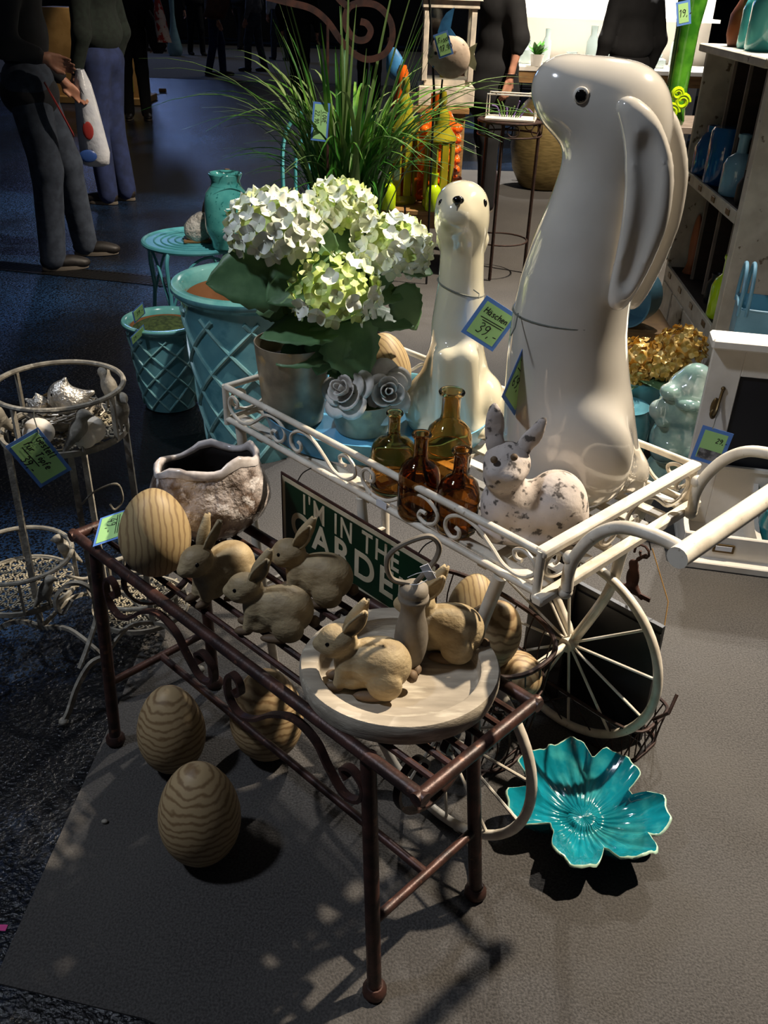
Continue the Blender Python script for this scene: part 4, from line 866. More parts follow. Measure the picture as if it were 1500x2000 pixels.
# ================================================================== under the cart: wire basket with eggs, blackboards
Bk = CX_ * (-.965) + CW * 1.185; t = thing('wire_basket', 'rusty wire basket of wooden eggs on the floor beneath the cart', 'basket', Bk, CROT)
def oval(a, b, z, n=44, p=2.6):
    o = []
    for k in range(n):
        c, s = math.cos(2 * PI * k / n), math.sin(2 * PI * k / n); o.append(Vector((a * math.copysign(abs(c) ** (2 / p), c), b * math.copysign(abs(s) ** (2 / p), s), z)))
    return o
MB().tube(oval(.205, .128, .3), .0055, 8, closed=True).build('rim', MAT['ironwire'], t); MB().tube(oval(.17, .1, .006), .004, 8, closed=True).build('base_ring', MAT['ironwire'], t); MB().tube(oval(.195, .12, .2), .0025, 7, closed=True).build('hoop', MAT['ironwire'], t)
top, bot = oval(.205, .128, .3, 26), oval(.17, .1, .006, 26)
for i in range(26):
    a, b = top[i], bot[i]; n = (Vector((a.x, a.y, 0))).normalized(); s = Vector((-n.y, n.x, 0))
    MB().tube(catmull([a, lerp(a, b, .25) + s * .012, lerp(a, b, .5) - s * .01 + n * .006, lerp(a, b, .78) + s * .008, b], 4), .0018, 5).build('wire_strand', MAT['ironwire'], t)
for i in range(5): MB().tube([(-.15 + i * .075, -.085, .006), (-.15 + i * .075, .085, .006)], .0025, 6).build('base_wire', MAT['ironwire'], t)
def bkp(x, y, z): return Bk + CX_ * x + CW * y + Vector((0, 0, z))
def bke(px, py, w, r, h, label, mat, tilt):
    p = onplane(px, py, CW * w, CW); R = Euler(tilt).to_matrix(); egg(p - R @ Vector((0, 0, h / 2)), r, h, label, mat, tilt, 'wooden eggs in the wire basket')
bke(958, 1238, 1.15, .062, .165, 'large brown wooden egg in the wire basket, just behind the tray', 'eggwood', (.3, .2, .6))
bke(925, 1185, 1.27, .058, .155, 'pale wooden egg at the far side of the wire basket', 'eggwood2', (-.25, .15, .2))
bke(1012, 1320, 1.19, .05, .13, 'wooden egg low at the right end of the wire basket', 'eggwood', (1.1, .2, 0))
bke(900, 1330, 1.2, .058, .16, 'wooden egg at the bottom of the wire basket, seen through the bench rods', 'eggwood2', (1.2, .3, 1))
wb = 1.455
def brd(px, py, w): return onplane(px, py, CW * w, CW)
p0, p1, p2 = brd(1082, 1130, wb), brd(1306, 1218, wb), brd(1285, 1452, wb)
Lb = 0.31; pr0 = CX_ * p1.dot(CX_) + CW * wb; t = thing('blackboard', 'large dark blackboard leaning in a wire holder behind the far wheel', 'blackboard', pr0, CROT); zt = p1.z
t.rotation_euler = (0.05, 0, CROT)
MB().box((-Lb / 2, 0, zt / 2 + .003), (Lb, .012, zt - .006), .001).build('board', MAT['boarddark'], t, False)
MB().box((-Lb / 2, -.008, zt - .02), (Lb, .004, .008)).build('ledge', MAT['boarddark'], t, False)
t = thing('blackboard', 'smaller brown-black board standing in front of the large blackboard', 'blackboard', CX_ * (p1.dot(CX_) - .21) + CW * (wb - .035), CROT)
MB().box((-.055, 0, .23), (.11, .01, .46), .001).build('board', MAT['boardbrown'], t, False)
# rusty bird sign on string
t = thing('rusty_bird_sign', 'rusty iron bird ornament on a jute string above the blackboard', 'ornament', CX_ * (p1.dot(CX_) - .13) + CW * (wb + .06) + Vector((0, 0, zt - .01)), CROT)
P = [('e', (0, 0, .03), (.016, .006, .03)), ('e', (-.004, 0, .062), (.012, .006, .013)), ('c', (.006, 0, .01), (.03, 0, -.01), .01, .004), ('c', (-.01, 0, .0), (-.035, 0, -.006), .008, .003), ('c', (.004, 0, .08), (.02, 0, .1), .005, .003)]
sdf(P, .002, .006).build('bird', MAT['rust'], t, 'full')
MB().tube([Vector((.012 + .022 * k / 14 * math.cos(k * .7), 0, .1 + .022 * k / 14 * math.sin(k * .7))) for k in range(4, 15)], .003, 6).build('scroll', MAT['rust'], t)
MB().box((.0, 0, -.004), (.1, .004, .01)).build('base_bar', MAT['rust'], t, False)
MB().tube([(.03, 0, .12), (.1, -.02, .03), (.118, -.05, -.012)], .0013, 5).build('jute_string', MAT['jute'], t)
MB().tube([(.028, 0, .115), (.03, -.13, ZF - zt + .012)], .0016, 5).build('hanging_wire', MAT['blackmetal'], t)
# wire holder
Hk = CX_ * (p1.dot(CX_) - .14) + CW * (wb - .02); t = thing('wire_holder', 'low rusty wire crate holding the blackboards on the carpet', 'basket', Hk, CROT)
MB().tube(oval(.175, .075, .1, 32, 5), .004, 7, closed=True).build('rim', MAT['ironwire'], t); MB().tube(oval(.165, .07, .005, 32, 5), .004, 7, closed=True).build('base_ring', MAT['ironwire'], t)
top, bot = oval(.175, .075, .1, 24, 5), oval(.165, .07, .005, 24, 5)
for i in range(24):
    MB().tube([top[i], bot[(i + 1) % 24]], .0017, 5).build('wire_strand', MAT['ironwire'], t)
    if i % 2: MB().tube([top[(i + 1) % 24], bot[i]], .0017, 5).build('wire_strand', MAT['ironwire'], t)
MB().tube([(.165, 0, .1), (.195, 0, .14), (.19, .03, .17)], .004, 7).build('handle', MAT['ironwire'], t)

# ================================================================== turquoise flower bowl on the carpet
Fc = G(1140, 1588, .03); Fc.z = 0; t = thing('flower_bowl', 'turquoise crackle-glazed bowl shaped like an open flower on the carpet', 'bowl', Fc)
angs = [98, 49, -12, -55, -108, -173, -230]
def petr(a):
    d = math.degrees(a); best = min((abs((d - q + 180) % 360 - 180), q) for q in angs); h = 27.0
    x = min(best[0] / h, 1.0); return 1 - .36 * x ** 3.0 + .018 * math.sin(13 * a) + .015 * math.sin(23 * a + 1)
def fb(r, z, a):
    k = petr(a) if r > .03 else 1.0; f = min(1, r / .16); rr = r * lerp(1, k, f)
    vein = .0035 * math.cos(a * 35) * math.exp(-((r - .06) / .035) ** 2) + .002 * math.sin(a * 40 + r * 80) * f
    d = math.degrees(a); b = min(abs((d - q + 180) % 360 - 180) for q in angs); groove = -.016 * f * min(1, b / 27.0) ** 3 + .007 * f * math.sin(5 * a + 1) + .003 * f * math.sin(17 * a)
    return (rr * math.cos(a), rr * math.sin(a), z + vein + groove)
inn = [(.001, .018), (.02, .021), (.028, .02), (.031, .015), (.05, .016), (.08, .024), (.11, .038), (.135, .055), (.15, .068), (.157, .074)]
MB().lathe(inn, 140, fn=fb).build('bowl_inside', MAT['flower'], t, 'full')
rim = [(.157, .074), (.16, .074), (.1615, .07)]
MB().lathe(rim, 140, fn=fb).build('bowl_rim', MAT['flowerrim'], t, 'full')
MB().lathe([(.1615, .07), (.14, .048), (.11, .026), (.08, .011), (.055, .006), (.05, .002), (.001, .002)], 140, fn=fb).build('bowl_outside', MAT['flower'], t, 'full')
# ================================================================== bird plant stand on the left
bm = MAT['bird']
S1 = Vector((-.668, 1.672, 0)); t = thing('bird_plant_stand', 'grey patinated wire plant stand with three round baskets and little iron birds', 'plant stand', S1)
stand = t
def ring(c, r, z, rr, n=48, flat=None):
    return MB().tube([(c[0] + r * math.cos(2 * PI * k / n), c[1] + r * math.sin(2 * PI * k / n), z) for k in range(n)], 1 if flat else rr, 8, closed=True, flat=flat, up=(0, 0, 1) if flat else None)
def iron_bird(c, ang, s, parent, tilt=.9):
    """small cast bird clinging upright"""
    R = Matrix.Translation(Vector(c)) @ Matrix.Rotation(ang, 4, 'Z') @ Matrix.Diagonal((s, s, s, 1))
    P = [('e', (0, 0, .045), (.017, .016, .026), (0, .35, 0)), ('e', (.012, 0, .074), (.0125, .012, .0125)), ('c', (.022, 0, .074), (.033, 0, .072), .005, .0015), ('c', (-.012, 0, .028), (-.034, 0, -.004), .011, .004), ('c', (.004, .006, .024), (.006, .006, 0), .0035, .003), ('c', (.004, -.006, .024), (.006, -.006, 0), .0035, .003)]
    mb = sdf(P, .003, .008, relax=1); mb.v = [tuple(R @ Vector(q)) for q in mb.v]; return mb.build('iron_bird', bm, parent, 'full')
def lace(c, r, z, parent):
    ring(c, r - .004, z, .004).build('floor_ring', bm, parent); mb = MB(); s = .034
    for i in range(-5, 6):
        for j in range(-5, 6):
            x, y = (i + .5 * (j % 2)) * s, j * s * .866
            if math.hypot(x, y) < r - .014:
                mb.tube([(c[0] + x + .0135 * math.cos(a), c[1] + y + .0135 * math.sin(a), z) for a in [2 * PI * k / 10 for k in range(10)]], 1, closed=True, flat=(.003, .004), up=(0, 0, 1))
                for q in range(3):
                    a = q * PI / 3; e = Vector((math.cos(a), math.sin(a), 0)); p = Vector((c[0] + x, c[1] + y, z)); mb.box((0, 0, 0), (.022, .004, .003), 0, Matrix.Translation(p + e * s / 2) @ Matrix.Rotation(a, 4, 'Z'))
    mb.build('fretwork_floor', MAT['birdlace'], parent, False)
def basket(c, r, zf, zr, parent, posts, birds, s=1.0):
    ring(c, r, zr, .0055).build('rim', bm, parent); ring(c, r * .985, zf, 1, flat=(.012, .006)).build('basket_hoop', bm, parent); lace(c, r, zf, parent)
    for a in posts:
        q = Vector((c[0] + r * math.cos(a), c[1] + r * math.sin(a), 0)); MB().tube([q + Vector((0, 0, zf)), q + Vector((0, 0, zr))], 1, flat=(.009, .006), up=(math.cos(a), math.sin(a), 0)).build('post', bm, parent)
    for a, da in birds: iron_bird((c[0] + (r - .002) * math.cos(a), c[1] + (r - .002) * math.sin(a), zf + .004), a + da, s, parent)
basket((0, 0), .128, .64, .737, t, (-1.95, -.35, 1.1, 2.6), ((-1.0, 1.0), (-.1, -.8), (1.0, 1.5), (-2.7, .6)), 1.05)
b2 = (-.172, .03); basket(b2, .12, .215, .3, t, (-1.2, .3, 1.9), ((-.75, .9), (.9, 2.6)), .95)
b3 = (.068, .125); basket(b3, .118, .1, .17, t, (-.5, 2.5), ((2.8, .3),), .9)
LA = [(-1.18, .0), (.1, 0), (1.7, 0), (3.3, 0)]
legs = []
for a, _ in LA:
    q = Vector((.122 * math.cos(a), .122 * math.sin(a), 0)); legs.append(q)
    MB().tube([q + Vector((0, 0, .638)), q * 1.05 + Vector((0, 0, .13))], 1, flat=(.012, .012), up=(math.cos(a), math.sin(a), 0)).build('leg', bm, t, False)
ft = [Vector((-.035, -.2, 0)), Vector((.235, -.01, 0)), Vector((.03, .28, 0)), Vector((-.33, .06, 0))]
for q, f in zip(legs, ft):
    p0 = q * 1.05; d = (f - p0); pts = catmull([p0 + Vector((0, 0, .13)), p0 + d * .3 + Vector((0, 0, .128)), p0 + d * .62 + Vector((0, 0, .085)), p0 + d * .86 + Vector((0, 0, .03)), f + Vector((0, 0, .008))], 5)
    l = MB().tube(pts, 1, flat=(.011, .009), up=(0, 0, 1)).build('foot_bow', bm, t, False)
    MB().ell(f + Vector((0, 0, .009)), (.011, .011, .009), 12, 8).build('foot_knob', bm, l)
for i in range(4):
    p, q = legs[i] * 1.05, legs[(i + 1) % 4] * 1.05; mid = (p + q) / 2
    MB().tube(catmull([p + Vector((0, 0, .13)), mid + Vector((0, 0, .165)), q + Vector((0, 0, .13))], 6), 1, flat=(.009, .007), up=(0, 0, 1)).build('arch', bm, t, False)
# S-scroll brackets carrying the lower baskets
def stw(px, py, dep): return View(S1).w(px, py, dep) - S1
for pl in (((140, 1172, -.1), (125, 1196, -.1), (112, 1190, -.1), (110, 1165, -.1), (130, 1143, -.1), (160, 1140, -.1), (184, 1160, -.1), (188, 1205, -.1), (172, 1260, -.12), (155, 1305, -.14)),):
    MB().tube(catmull([stw(*q) for q in pl], 6), 1, flat=(.009, .008), up=(.3, 1, 0)).build('scroll_bracket', bm, t, False)
MB().tube(catmull([Vector((-.06, .01, .26)), Vector((-.02, .03, .24)), legs[2] + Vector((0, 0, .22))], 5), .004, 7).build('scroll_bracket', bm, t)
MB().tube(catmull([legs[0] + Vector((0, 0, .2)), Vector((.02, .0, .18)), Vector((.03, .02, .17))], 5), .004, 7).build('scroll_bracket', bm, t)
MB().tube(catmull([Vector((-.23, -.09, .215)), Vector((-.25, -.13, .15)), Vector((-.26, -.17, .06)), Vector((-.275, -.18, .008))], 5), 1, flat=(.011, .009), up=(1, 0, 0)).build('foot_bow', bm, t, False)
MB().tube([Vector((.07 + .045 * math.cos(a) * (1 - a / 9), .12 + .0 * a, .22 + .045 * math.sin(a) * (1 - a / 9))) for a in [k * .35 for k in range(18)]], .0035, 6).build('scroll_bracket', bm, t)
MB().tube(catmull([stw(160, 985, .02), stw(185, 960, .03), stw(228, 945, .05), stw(240, 975, .06), stw(225, 995, .06), stw(215, 985, .06)], 5), .0025, 6).build('scroll_bracket', bm, t)

# nest, birds and eggs in the top basket
NZ = .6435
V = View(S1 + Vector((-.005, .02, NZ))); t = thing('nest', 'silvered twig nest in the top basket of the plant stand', 'nest', V.b, V.rot); rnd = random.Random(5)
MB().lathe([(.001, .002), (.05, .002), (.066, .012), (.07, .026), (.06, .036), (.04, .026), (.001, .02)], 28).build('nest_core', MAT['twig'], t)
mb = MB()
for i in range(110):
    a = rnd.uniform(0, 2 * PI); r = rnd.uniform(.045, .078); z = rnd.uniform(.006, .046); da = rnd.uniform(.35, .8); dz = rnd.uniform(-.012, .012)
    mb.tube([((r + rnd.uniform(-.005, .006)) * math.cos(a + da * k / 3), (r + rnd.uniform(-.005, .006)) * math.sin(a + da * k / 3), max(.004, z + dz * k / 3)) for k in range(4)], rnd.uniform(.0014, .0026), 5)
tag(mb.build('twigs', MAT['twig'], t), kind='stuff')
def silver_bird(c, s, ang, label):
    t = thing('silver_bird', label, 'bird', c, ang, 'silver birds in the nest', s)
    P = [('e', (0, 0, .03), (.037, .032, .03)), ('e', (.014, 0, .048), (.024, .023, .024)), ('c', (.008, 0, .062), (-.001, 0, .082), .013, .004), ('c', (-.02, 0, .04), (-.05, 0, .05), .014, .006)]
    sdf(P, .003, .014, relax=2).build('body', MAT['silver'], t, 'full')
    MB().tube([(.034, 0, .048), (.048, 0, .046)], [.006, .0012], 8).build('beak', MAT['brass'], t)
    for sd in (-1, 1): MB().ell((.026, sd * .0185, .054), .003, 8, 6).build('eye', MAT['eye'], t)
w = S1 + Vector((0, 0, NZ + .022))
silver_bird(w + Vector((.012, .01, 0)), 1.0, PI + .15, 'larger silver bird sitting in the twig nest'); silver_bird(w + Vector((-.047, -.002, .006)), .56, -.3, 'smaller silver bird facing the larger one in the nest')
for i, (px, py, r, h, tl, lb) in enumerate(((52, 842, .0285, .066, (1.35, 0, 1.2), 'white egg on the left side of the top basket, behind the tag'), (193, 832, .0285, .066, (1.2, .3, -.4), 'white egg with a small hole, at the right of the top basket'), (168, 853, .0235, .052, (.3, 0, 0), 'small white egg beside the front iron bird in the top basket'), (90, 810, .024, .056, (1.3, 0, 2.6), 'white egg against the back of the nest'))):
    g = G(px, py, NZ + r * .98 - .001); g.z = NZ
    o = egg_mb(r, h, 22, 12).build('white_egg', MAT['eggwhite'], None, 'full'); R = Euler(tl).to_matrix(); mz = min((R @ v.co).z for v in o.data.vertices)
    o.location = g - Vector((0, 0, mz - .002)); o.rotation_euler = tl; tag(o, lb, 'egg', 'white eggs in the top basket')
V = View(S1); d = -.137
tl_, tr_, bl_ = V.w(77, 838, d), V.w(143, 920, d), V.w(10, 872, d)
card('price_tag', 'green and blue card reading Gestell für Töpfe tied to the plant stand', bl_, bl_ + (tr_ - tl_), tl_, [('Gestell', .24, .74, .2), ('für', .2, .42, .2), ('Töpfe', .62, .46, .2), ('_', .25, .33, .42), ('39,-', .52, .08, .24)], bord=.1, pen=.03, string=[V.w(76, 846, d - .002), V.w(66, 815, d + .01), V.w(66, 802, d + .012)])

# ================================================================== teal planters
def planter(c, R, Hh, label, clay=True, n=9):
    t = thing('teal_planter', label, 'planter', c)
    prof_r = lambda z: R * (.66 + .28 * (z / Hh) ** .8)
    out = [(.001, 0), (prof_r(0) * .97, 0)] + [(prof_r(z), z) for z in [Hh * k / 12 for k in range(12)]] + [(R * .95, Hh * .93), (R * 1.0, Hh * .945), (R * 1.04, Hh * .965), (R * 1.04, Hh * .985)]
    MB().lathe(out, 56).build('glazed_wall', MAT['teal'], t)
    MB().lathe([(R * 1.04, Hh * .985), (R * 1.02, Hh), (R * .93, Hh), (R * .88, Hh * .985), (R * .84, Hh * .93)], 56).build('glazed_rim', MAT['tealrim'], t)
    MB().lathe([(R * .84, Hh * .93), (R * .8, Hh * .8), (R * .7, Hh * .4), (R * .6, .03), (.001, .03)], 48).build('clay_inside', MAT['clay'], t)
    for dr in (1, -1):
        for i in range(n):
            a0 = 2 * PI * i / n; pts = []
            for k in range(22):
                z = Hh * (.03 + .84 * k / 21); a = a0 + dr * 2.2 * k / 21; r = prof_r(z) + .001; pts.append((r * math.cos(a), r * math.sin(a), z))
            MB().tube(pts, .0075 * R / .25, 6).build('lattice_ridge', MAT['ridge'], t)
    return t
planter((-.475, 2.92, 0), .245, .6, 'large teal glazed planter with diamond lattice and bare clay inside')
pl2 = planter((-.86, 3.26, 0), .15, .345, 'small teal lattice planter with moss behind the large planter')
MB().ell((0, 0, .30), (.125, .125, .04), 24, 8).build('moss', MAT['moss'], pl2)
V = View((-.86, 3.26, 0)); d = -.165
card('price_tag', 'upper of two price cards sticking out of the small teal planter', V.w(263, 632, d), V.w(284, 612, d + .04), V.w(270, 603, d), [('39,-', .3, .4, .3)], bord=.1, pen=.03)
card('price_tag', 'lower of two price cards sticking out of the small teal planter', V.w(258, 676, d), V.w(284, 650, d + .05), V.w(264, 654, d), [('29,-', .3, .4, .3)], bord=.1, pen=.03)

# ================================================================== turquoise stool with jar and woolly rabbit
Sc = Vector((-.90, 4.12, 0)); SR, SZ = .235, .43; t = thing('metal_stool', 'round turquoise wire stool with curved legs behind the planter', 'stool', Sc)
tm = MAT['turq']
MB().lathe([(.001, SZ - .004), (SR - .01, SZ - .004), (SR - .01, SZ), (.001, SZ)], 48).build('mesh_seat', tm, t); ring((0, 0), SR, SZ - .004, .011).build('seat_ring', tm, t)
mb = MB()
for k in range(1, 7): mb.tube([(SR * k / 7.5 * math.cos(a), SR * k / 7.5 * math.sin(a), SZ + .001) for a in [2 * PI * i / 30 for i in range(30)]], .0035, 5, closed=True)
mb.build('seat_weave', tm, t)
for k in range(4):
    a = PI / 4 + k * PI / 2 + .45; e = Vector((math.cos(a), math.sin(a), 0)); s = Vector((-e.y, e.x, 0))
    MB().tube(catmull([e * (SR - .01) + Vector((0, 0, SZ)), e * (SR + .02) + Vector((0, 0, SZ - .06)), e * (SR + .01) + Vector((0, 0, .2)), e * (SR + .035) + Vector((0, 0, .006))], 5), .009, 8).build('leg', tm, t)
    a2 = a + PI / 2; e2 = Vector((math.cos(a2), math.sin(a2), 0))
    MB().tube(catmull([e * (SR + .01) + Vector((0, 0, .16)), e * SR * .9 + e2 * SR * .3 + Vector((0, 0, .34)), (e + e2) * SR * .62 + Vector((0, 0, .40)), e2 * SR * .9 + e * SR * .3 + Vector((0, 0, .34)), e2 * (SR + .01) + Vector((0, 0, .16))], 5), .006, 7).build('arch_brace', tm, t)
V = View(G(448, 484, SZ + .005)); t = thing('glass_jar', 'turquoise speckled glass jar on the stool with a wooden stick behind', 'jar', V.b, V.rot)
R = .098; MB().lathe([(.001, 0), (R * .7, 0), (R * .76, .01), (R * .78, .04), (R * .98, .075), (R, .1), (R * .98, .2), (R * .9, .235), (R * .66, .265), (R * .62, .285), (R * .74, .31), (R * .74, .315), (R * .66, .315), (R * .56, .285), (R * .85, .23), (R * .93, .2), (R * .93, .1), (R * .68, .03), (.001, .02)], 40).build('glass_wall', MAT['turqglass'], t, 'full')
V = View(G(440, 462, SZ + .005)); o = MB().tube([V.p(443, 462), V.p(441, 400), V.p(444, 330)], .011, 8).build('wooden_stick', MAT['wood'], None); o.location = V.b; o.rotation_euler = (0, 0, V.rot); tag(o, 'short weathered wooden stick rising behind the turquoise jar', 'stick')
V = View(G(388, 470, SZ + .005)); t = thing('woolly_rabbit', 'small woolly white rabbit with brown ears on the turquoise stool', 'rabbit', V.b, V.rot)
rnd = random.Random(9); P = [E3(385, 450, 25, 26, 28), E3(395, 440, 22, 26, 24)]
for i in range(46):
    a, b = rnd.uniform(0, 2 * PI), rnd.uniform(-.3, 1.3); k = V.r(1, 388, 448); c = V.p(388, 450); P.append(('s', (c.x + 24 * k * math.cos(a) * math.cos(b), 24 * k * math.sin(a) * math.cos(b), c.z + 24 * k * math.sin(b)), 5.5 * k))
sdf(P, .006, .006).build('woolly_body', MAT['fur'], t, 'full')
for x0, x1 in ((398, 403), (404, 408)):
    a, b = V.p(x0, 428), V.p(x1, 392); sdf([('e', tuple(lerp(a, b, .5)), (.014, .008, .05), (0, .15, 0))], .004, .004).build('ear', MAT['furear'], t, 'full')
k = V.p(388, 473); MB().box((k.x, 0, .006), (.13, .1, .012), .003).build('wooden_base', MAT['wood'], t)

# ================================================================== ornamental grass, rusty scroll stake
Gp = Vector((-.2, 3.95, 0)); t = thing('grass_planter', 'tall dark planter with the ornamental grass, behind the hydrangea', 'planter', Gp)
MB().lathe([(.001, 0), (.14, 0), (.15, .01), (.19, .5), (.2, .55), (.185, .55), (.17, .45), (.001, .45)], 36).build('pot_wall', MAT['greypot'], t); MB().disc(.178, .5, 36).build('soil', MAT['soil'], t)
t = thing('ornamental_grass', 'tall arching green ornamental grass behind the hydrangea', 'plant', Gp + Vector((0, 0, .5))); rnd = random.Random(11)
def blade(L, lean, droop, w):
    mb = MB(); pts = []
    for k in range(13):
        s = k / 12; x = L * (lean * s + droop * s ** 2.6 * .62); z = L * (s * math.sqrt(max(.05, 1 - lean * lean)) - droop * s ** 3.0 * .62); pts.append(Vector((x, 0, z)))
    v = []; f = []
    for k, p in enumerate(pts):
        ww = w * (1 - (k / 12) ** 2.2) ** .8 + .0006; v += [(p.x, -ww, p.z + ww * .5), (p.x, 0, p.z), (p.x, ww, p.z + ww * .5)]
        if k: o = 3 * (k - 1); f += [(o, o + 3, o + 4, o + 1), (o + 1, o + 4, o + 5, o + 2)]
    mb.add(v, f); return mb
VAR = []
for i in range(16):
    L = rnd.uniform(.6, 1.05); o = blade(L, rnd.uniform(.03, .3), rnd.uniform(.05, .85), rnd.uniform(.007, .012)).build('blade', MAT['grass'] if i % 4 else MAT['grassdry'], t, 'full'); VAR.append(o)
meshes = [o.data for o in VAR]
for o in VAR: bpy.data.objects.remove(o)
for i in range(270):
    a = rnd.uniform(0, 2 * PI); r = rnd.uniform(0, .13); s = rnd.uniform(.75, 1.12)
    child('blade', rnd.choice(meshes), t, Matrix.Translation((r * math.cos(a + rnd.uniform(-1, 1)), r * math.sin(a + rnd.uniform(-1, 1)), -.001)) @ Matrix.Rotation(a, 4, 'Z') @ Matrix.Diagonal((s, s, s, 1)))
V = View(Gp + Vector((.02, -.2, 0))); t = thing('rusty_scroll_stake', 'tall rusty iron garden stake with a big flat scroll, rising from the grass', 'garden stake', V.b + Vector((0, 0, 0)), V.rot)
MB().tube([V.p(640, 40), V.p(640, 360), Vector((V.p(640, 360).x, 0, .002))], .0055, 8).build('pole', MAT['rust'], t)
k = V.r(1, 700, 60)
def plate(pts, w): return MB().tube(catmull([V.p(*q) for q in pts], 6), 1, flat=(.006, w * k), up=(0, 1, 0))
plate([(704, 42), (716, 46), (724, 60), (716, 76), (698, 78), (682, 64), (674, 40), (682, 14), (706, 6), (738, 12), (762, 40), (766, 75), (752, 104), (720, 116), (690, 104), (664, 76), (638, 40), (606, 16), (560, 4), (520, -6)], 12).build('scroll', MAT['rust'], t)
plate([(682, 14), (664, 0), (650, -24), (660, -60), (700, -80)], 12).build('scroll', MAT['rust'], t)
d = -.02
tl_, tr_, bl_ = V.w(643, 186, d), V.w(637, 262, d), V.w(612, 198, d)
card('price_tag', 'card reading LOVE 22,90 hanging sideways on the rusty stake', bl_, bl_ + (tr_ - tl_), tl_, [('LOVE', .5, .6, .26), ('_', .4, .5, .5), ('22,90', .45, .16, .26)], bord=.11, pen=.03)

# ---- turquoise wire chair behind the grass
Cc = Vector((-.42, 5.0, 0)); t = thing('wire_chair', 'turquoise metal garden chair with arched back behind the grass', 'chair', Cc)
for dx in (-.17, .17):
    for dy in (-.16, .16): MB().tube([(dx, dy, .43), (dx * 1.15, dy * 1.15, .005)], .009, 8).build('leg', tm, t)
MB().lathe([(.001, .43), (.2, .43), (.2, .44), (.001, .44)], 32).build('seat', tm, t)
for i, w in enumerate((.2, .13, .06)): MB().tube(catmull([(-w, .17, .43), (-w, .2, .68 - i * .06), (-w * .7, .215, .82 - i * .1), (0, .22, .88 - i * .12), (w * .7, .215, .82 - i * .1), (w, .2, .68 - i * .06), (w, .17, .43)], 6), .011 - .002 * i, 8).build('back_arch', tm, t)
# ================================================================== shabby shelf unit on the right
SL, SRr = Vector((1.28, 4.2, 0)), Vector((1.22, 3.29, 0)); sd = (SRr - SL); SW = sd.length; srot = math.atan2(sd.y, sd.x); SHh, SD = 1.257, .3
t = thing('shelf_unit', 'shabby white pigeonhole shelf with dark insides on the right', 'shelf', SL, srot)      # local x along the front, local y into the unit
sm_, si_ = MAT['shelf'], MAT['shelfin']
for x in (.0, SW): MB().box((x + (.012 if x == 0 else .02), SD / 2, SHh / 2), (.024 if x == 0 else .055, SD, SHh), .003).build('side_panel', sm_, t, False)
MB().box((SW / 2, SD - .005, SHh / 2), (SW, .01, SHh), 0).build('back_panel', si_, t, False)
MB().box((SW / 2 + .01, SD / 2 - .01, SHh + .014), (SW + .06, SD + .04, .03), .004).build('top_board', sm_, t, False)
for z, hh in ((.357, .05), (.782, .045)):
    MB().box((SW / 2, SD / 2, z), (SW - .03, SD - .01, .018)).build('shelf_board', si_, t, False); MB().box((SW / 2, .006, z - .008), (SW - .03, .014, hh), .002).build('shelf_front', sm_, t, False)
    for k in range(4): MB().box((SW * (k + .5) / 4, -.003, z - .008), (.05, .004, .022), .001).build('label_holder', MAT['brass'], t, False)
for z0, z1 in ((.366, .774), (.79, SHh)):
    for k in (1, 2, 3): dv = MB().box((SW * k / 4, SD / 2 + .03, (z0 + z1) / 2), (.011, SD - .09, z1 - z0 - .004)).build('divider', si_, t, False); MB().box((SW * k / 4, .069, (z0 + z1) / 2), (.0115, .012, z1 - z0 - .004)).build('divider_lit_edge', MAT['divider'], dv, False)  # sides in shade-darkened wood; paler strip paints the lit front edge
MB().box((SW / 2, .01, .165), (SW - .03, .015, .32), .002).build('base_panel', sm_, t, False)
for k in range(4): MB().box((SW * (k + .5) / 4, .0, .19), (SW / 4 - .03, .008, .22), .003).build('drawer_front', sm_, t, False)
def sh(x, y, z): return SL + Matrix.Rotation(srot, 3, 'Z') @ Vector((x, y, z))
def vessel(name, label, cat, loc, prof, mat, group=None, seg=28, part='glazed_body'):
    t = thing(name, label, cat, loc, 0, group); MB().lathe(prof, seg).build(part, MAT[mat], t); return t
def bot_prof(r, h, nr): return [(.001, 0), (r * .9, 0), (r, .01), (r, h * .5), (r * .8, h * .62), (nr, h * .7), (nr, h * .92), (nr * 1.25, h * .96), (nr * 1.2, h), (nr * .8, h), (nr * .8, h * .7), (r * .7, h * .6), (r * .85, .02), (.001, .02)]
jz = .792
v = vessel('ceramic_jug', 'cobalt blue handled jug in the upper pigeonholes', 'jug', sh(.114, .07, jz), [(.001, 0), (.062, 0), (.068, .01), (.068, .11), (.05, .15), (.03, .17), (.032, .195), (.024, .195), (.022, .165), (.001, .16)], 'cobalt')
MB().tube(catmull([(-.0, -.03, .185), (0, -.075, .18), (0, -.085, .13), (0, -.066, .09)], 5), .008, 8).build('handle', MAT['cobalt'], v)
vessel('ceramic_canister', 'tall cobalt blue square-shouldered canister beside the jug', 'canister', sh(.342, .066, jz), [(.001, 0), (.06, 0), (.065, .01), (.065, .2), (.055, .215), (.001, .217)], 'cobalt')
vessel('ceramic_bottle', 'pale blue glazed bottle in the third upper pigeonhole', 'bottle', sh(.565, .07, jz), bot_prof(.058, .22, .02), 'paleblue')
vessel('dark_jar', 'dark brown jar in the last upper pigeonhole, right of the pale bottle', 'jar', sh(.755, .06, jz), [(.001, 0), (.03, 0), (.036, .02), (.036, .07), (.02, .1), (.02, .12), (.001, .12)], 'boardbrown')
vessel('glass_bottle', 'lime green glass bottle in the lower right pigeonhole', 'bottle', sh(.76, .06, .367), bot_prof(.05, .24, .02), 'lime')
t = thing('copper_leaf', 'rust-coloured leaf-shaped ornament in the lower left pigeonhole', 'ornament', sh(.114, .08, .368), srot)
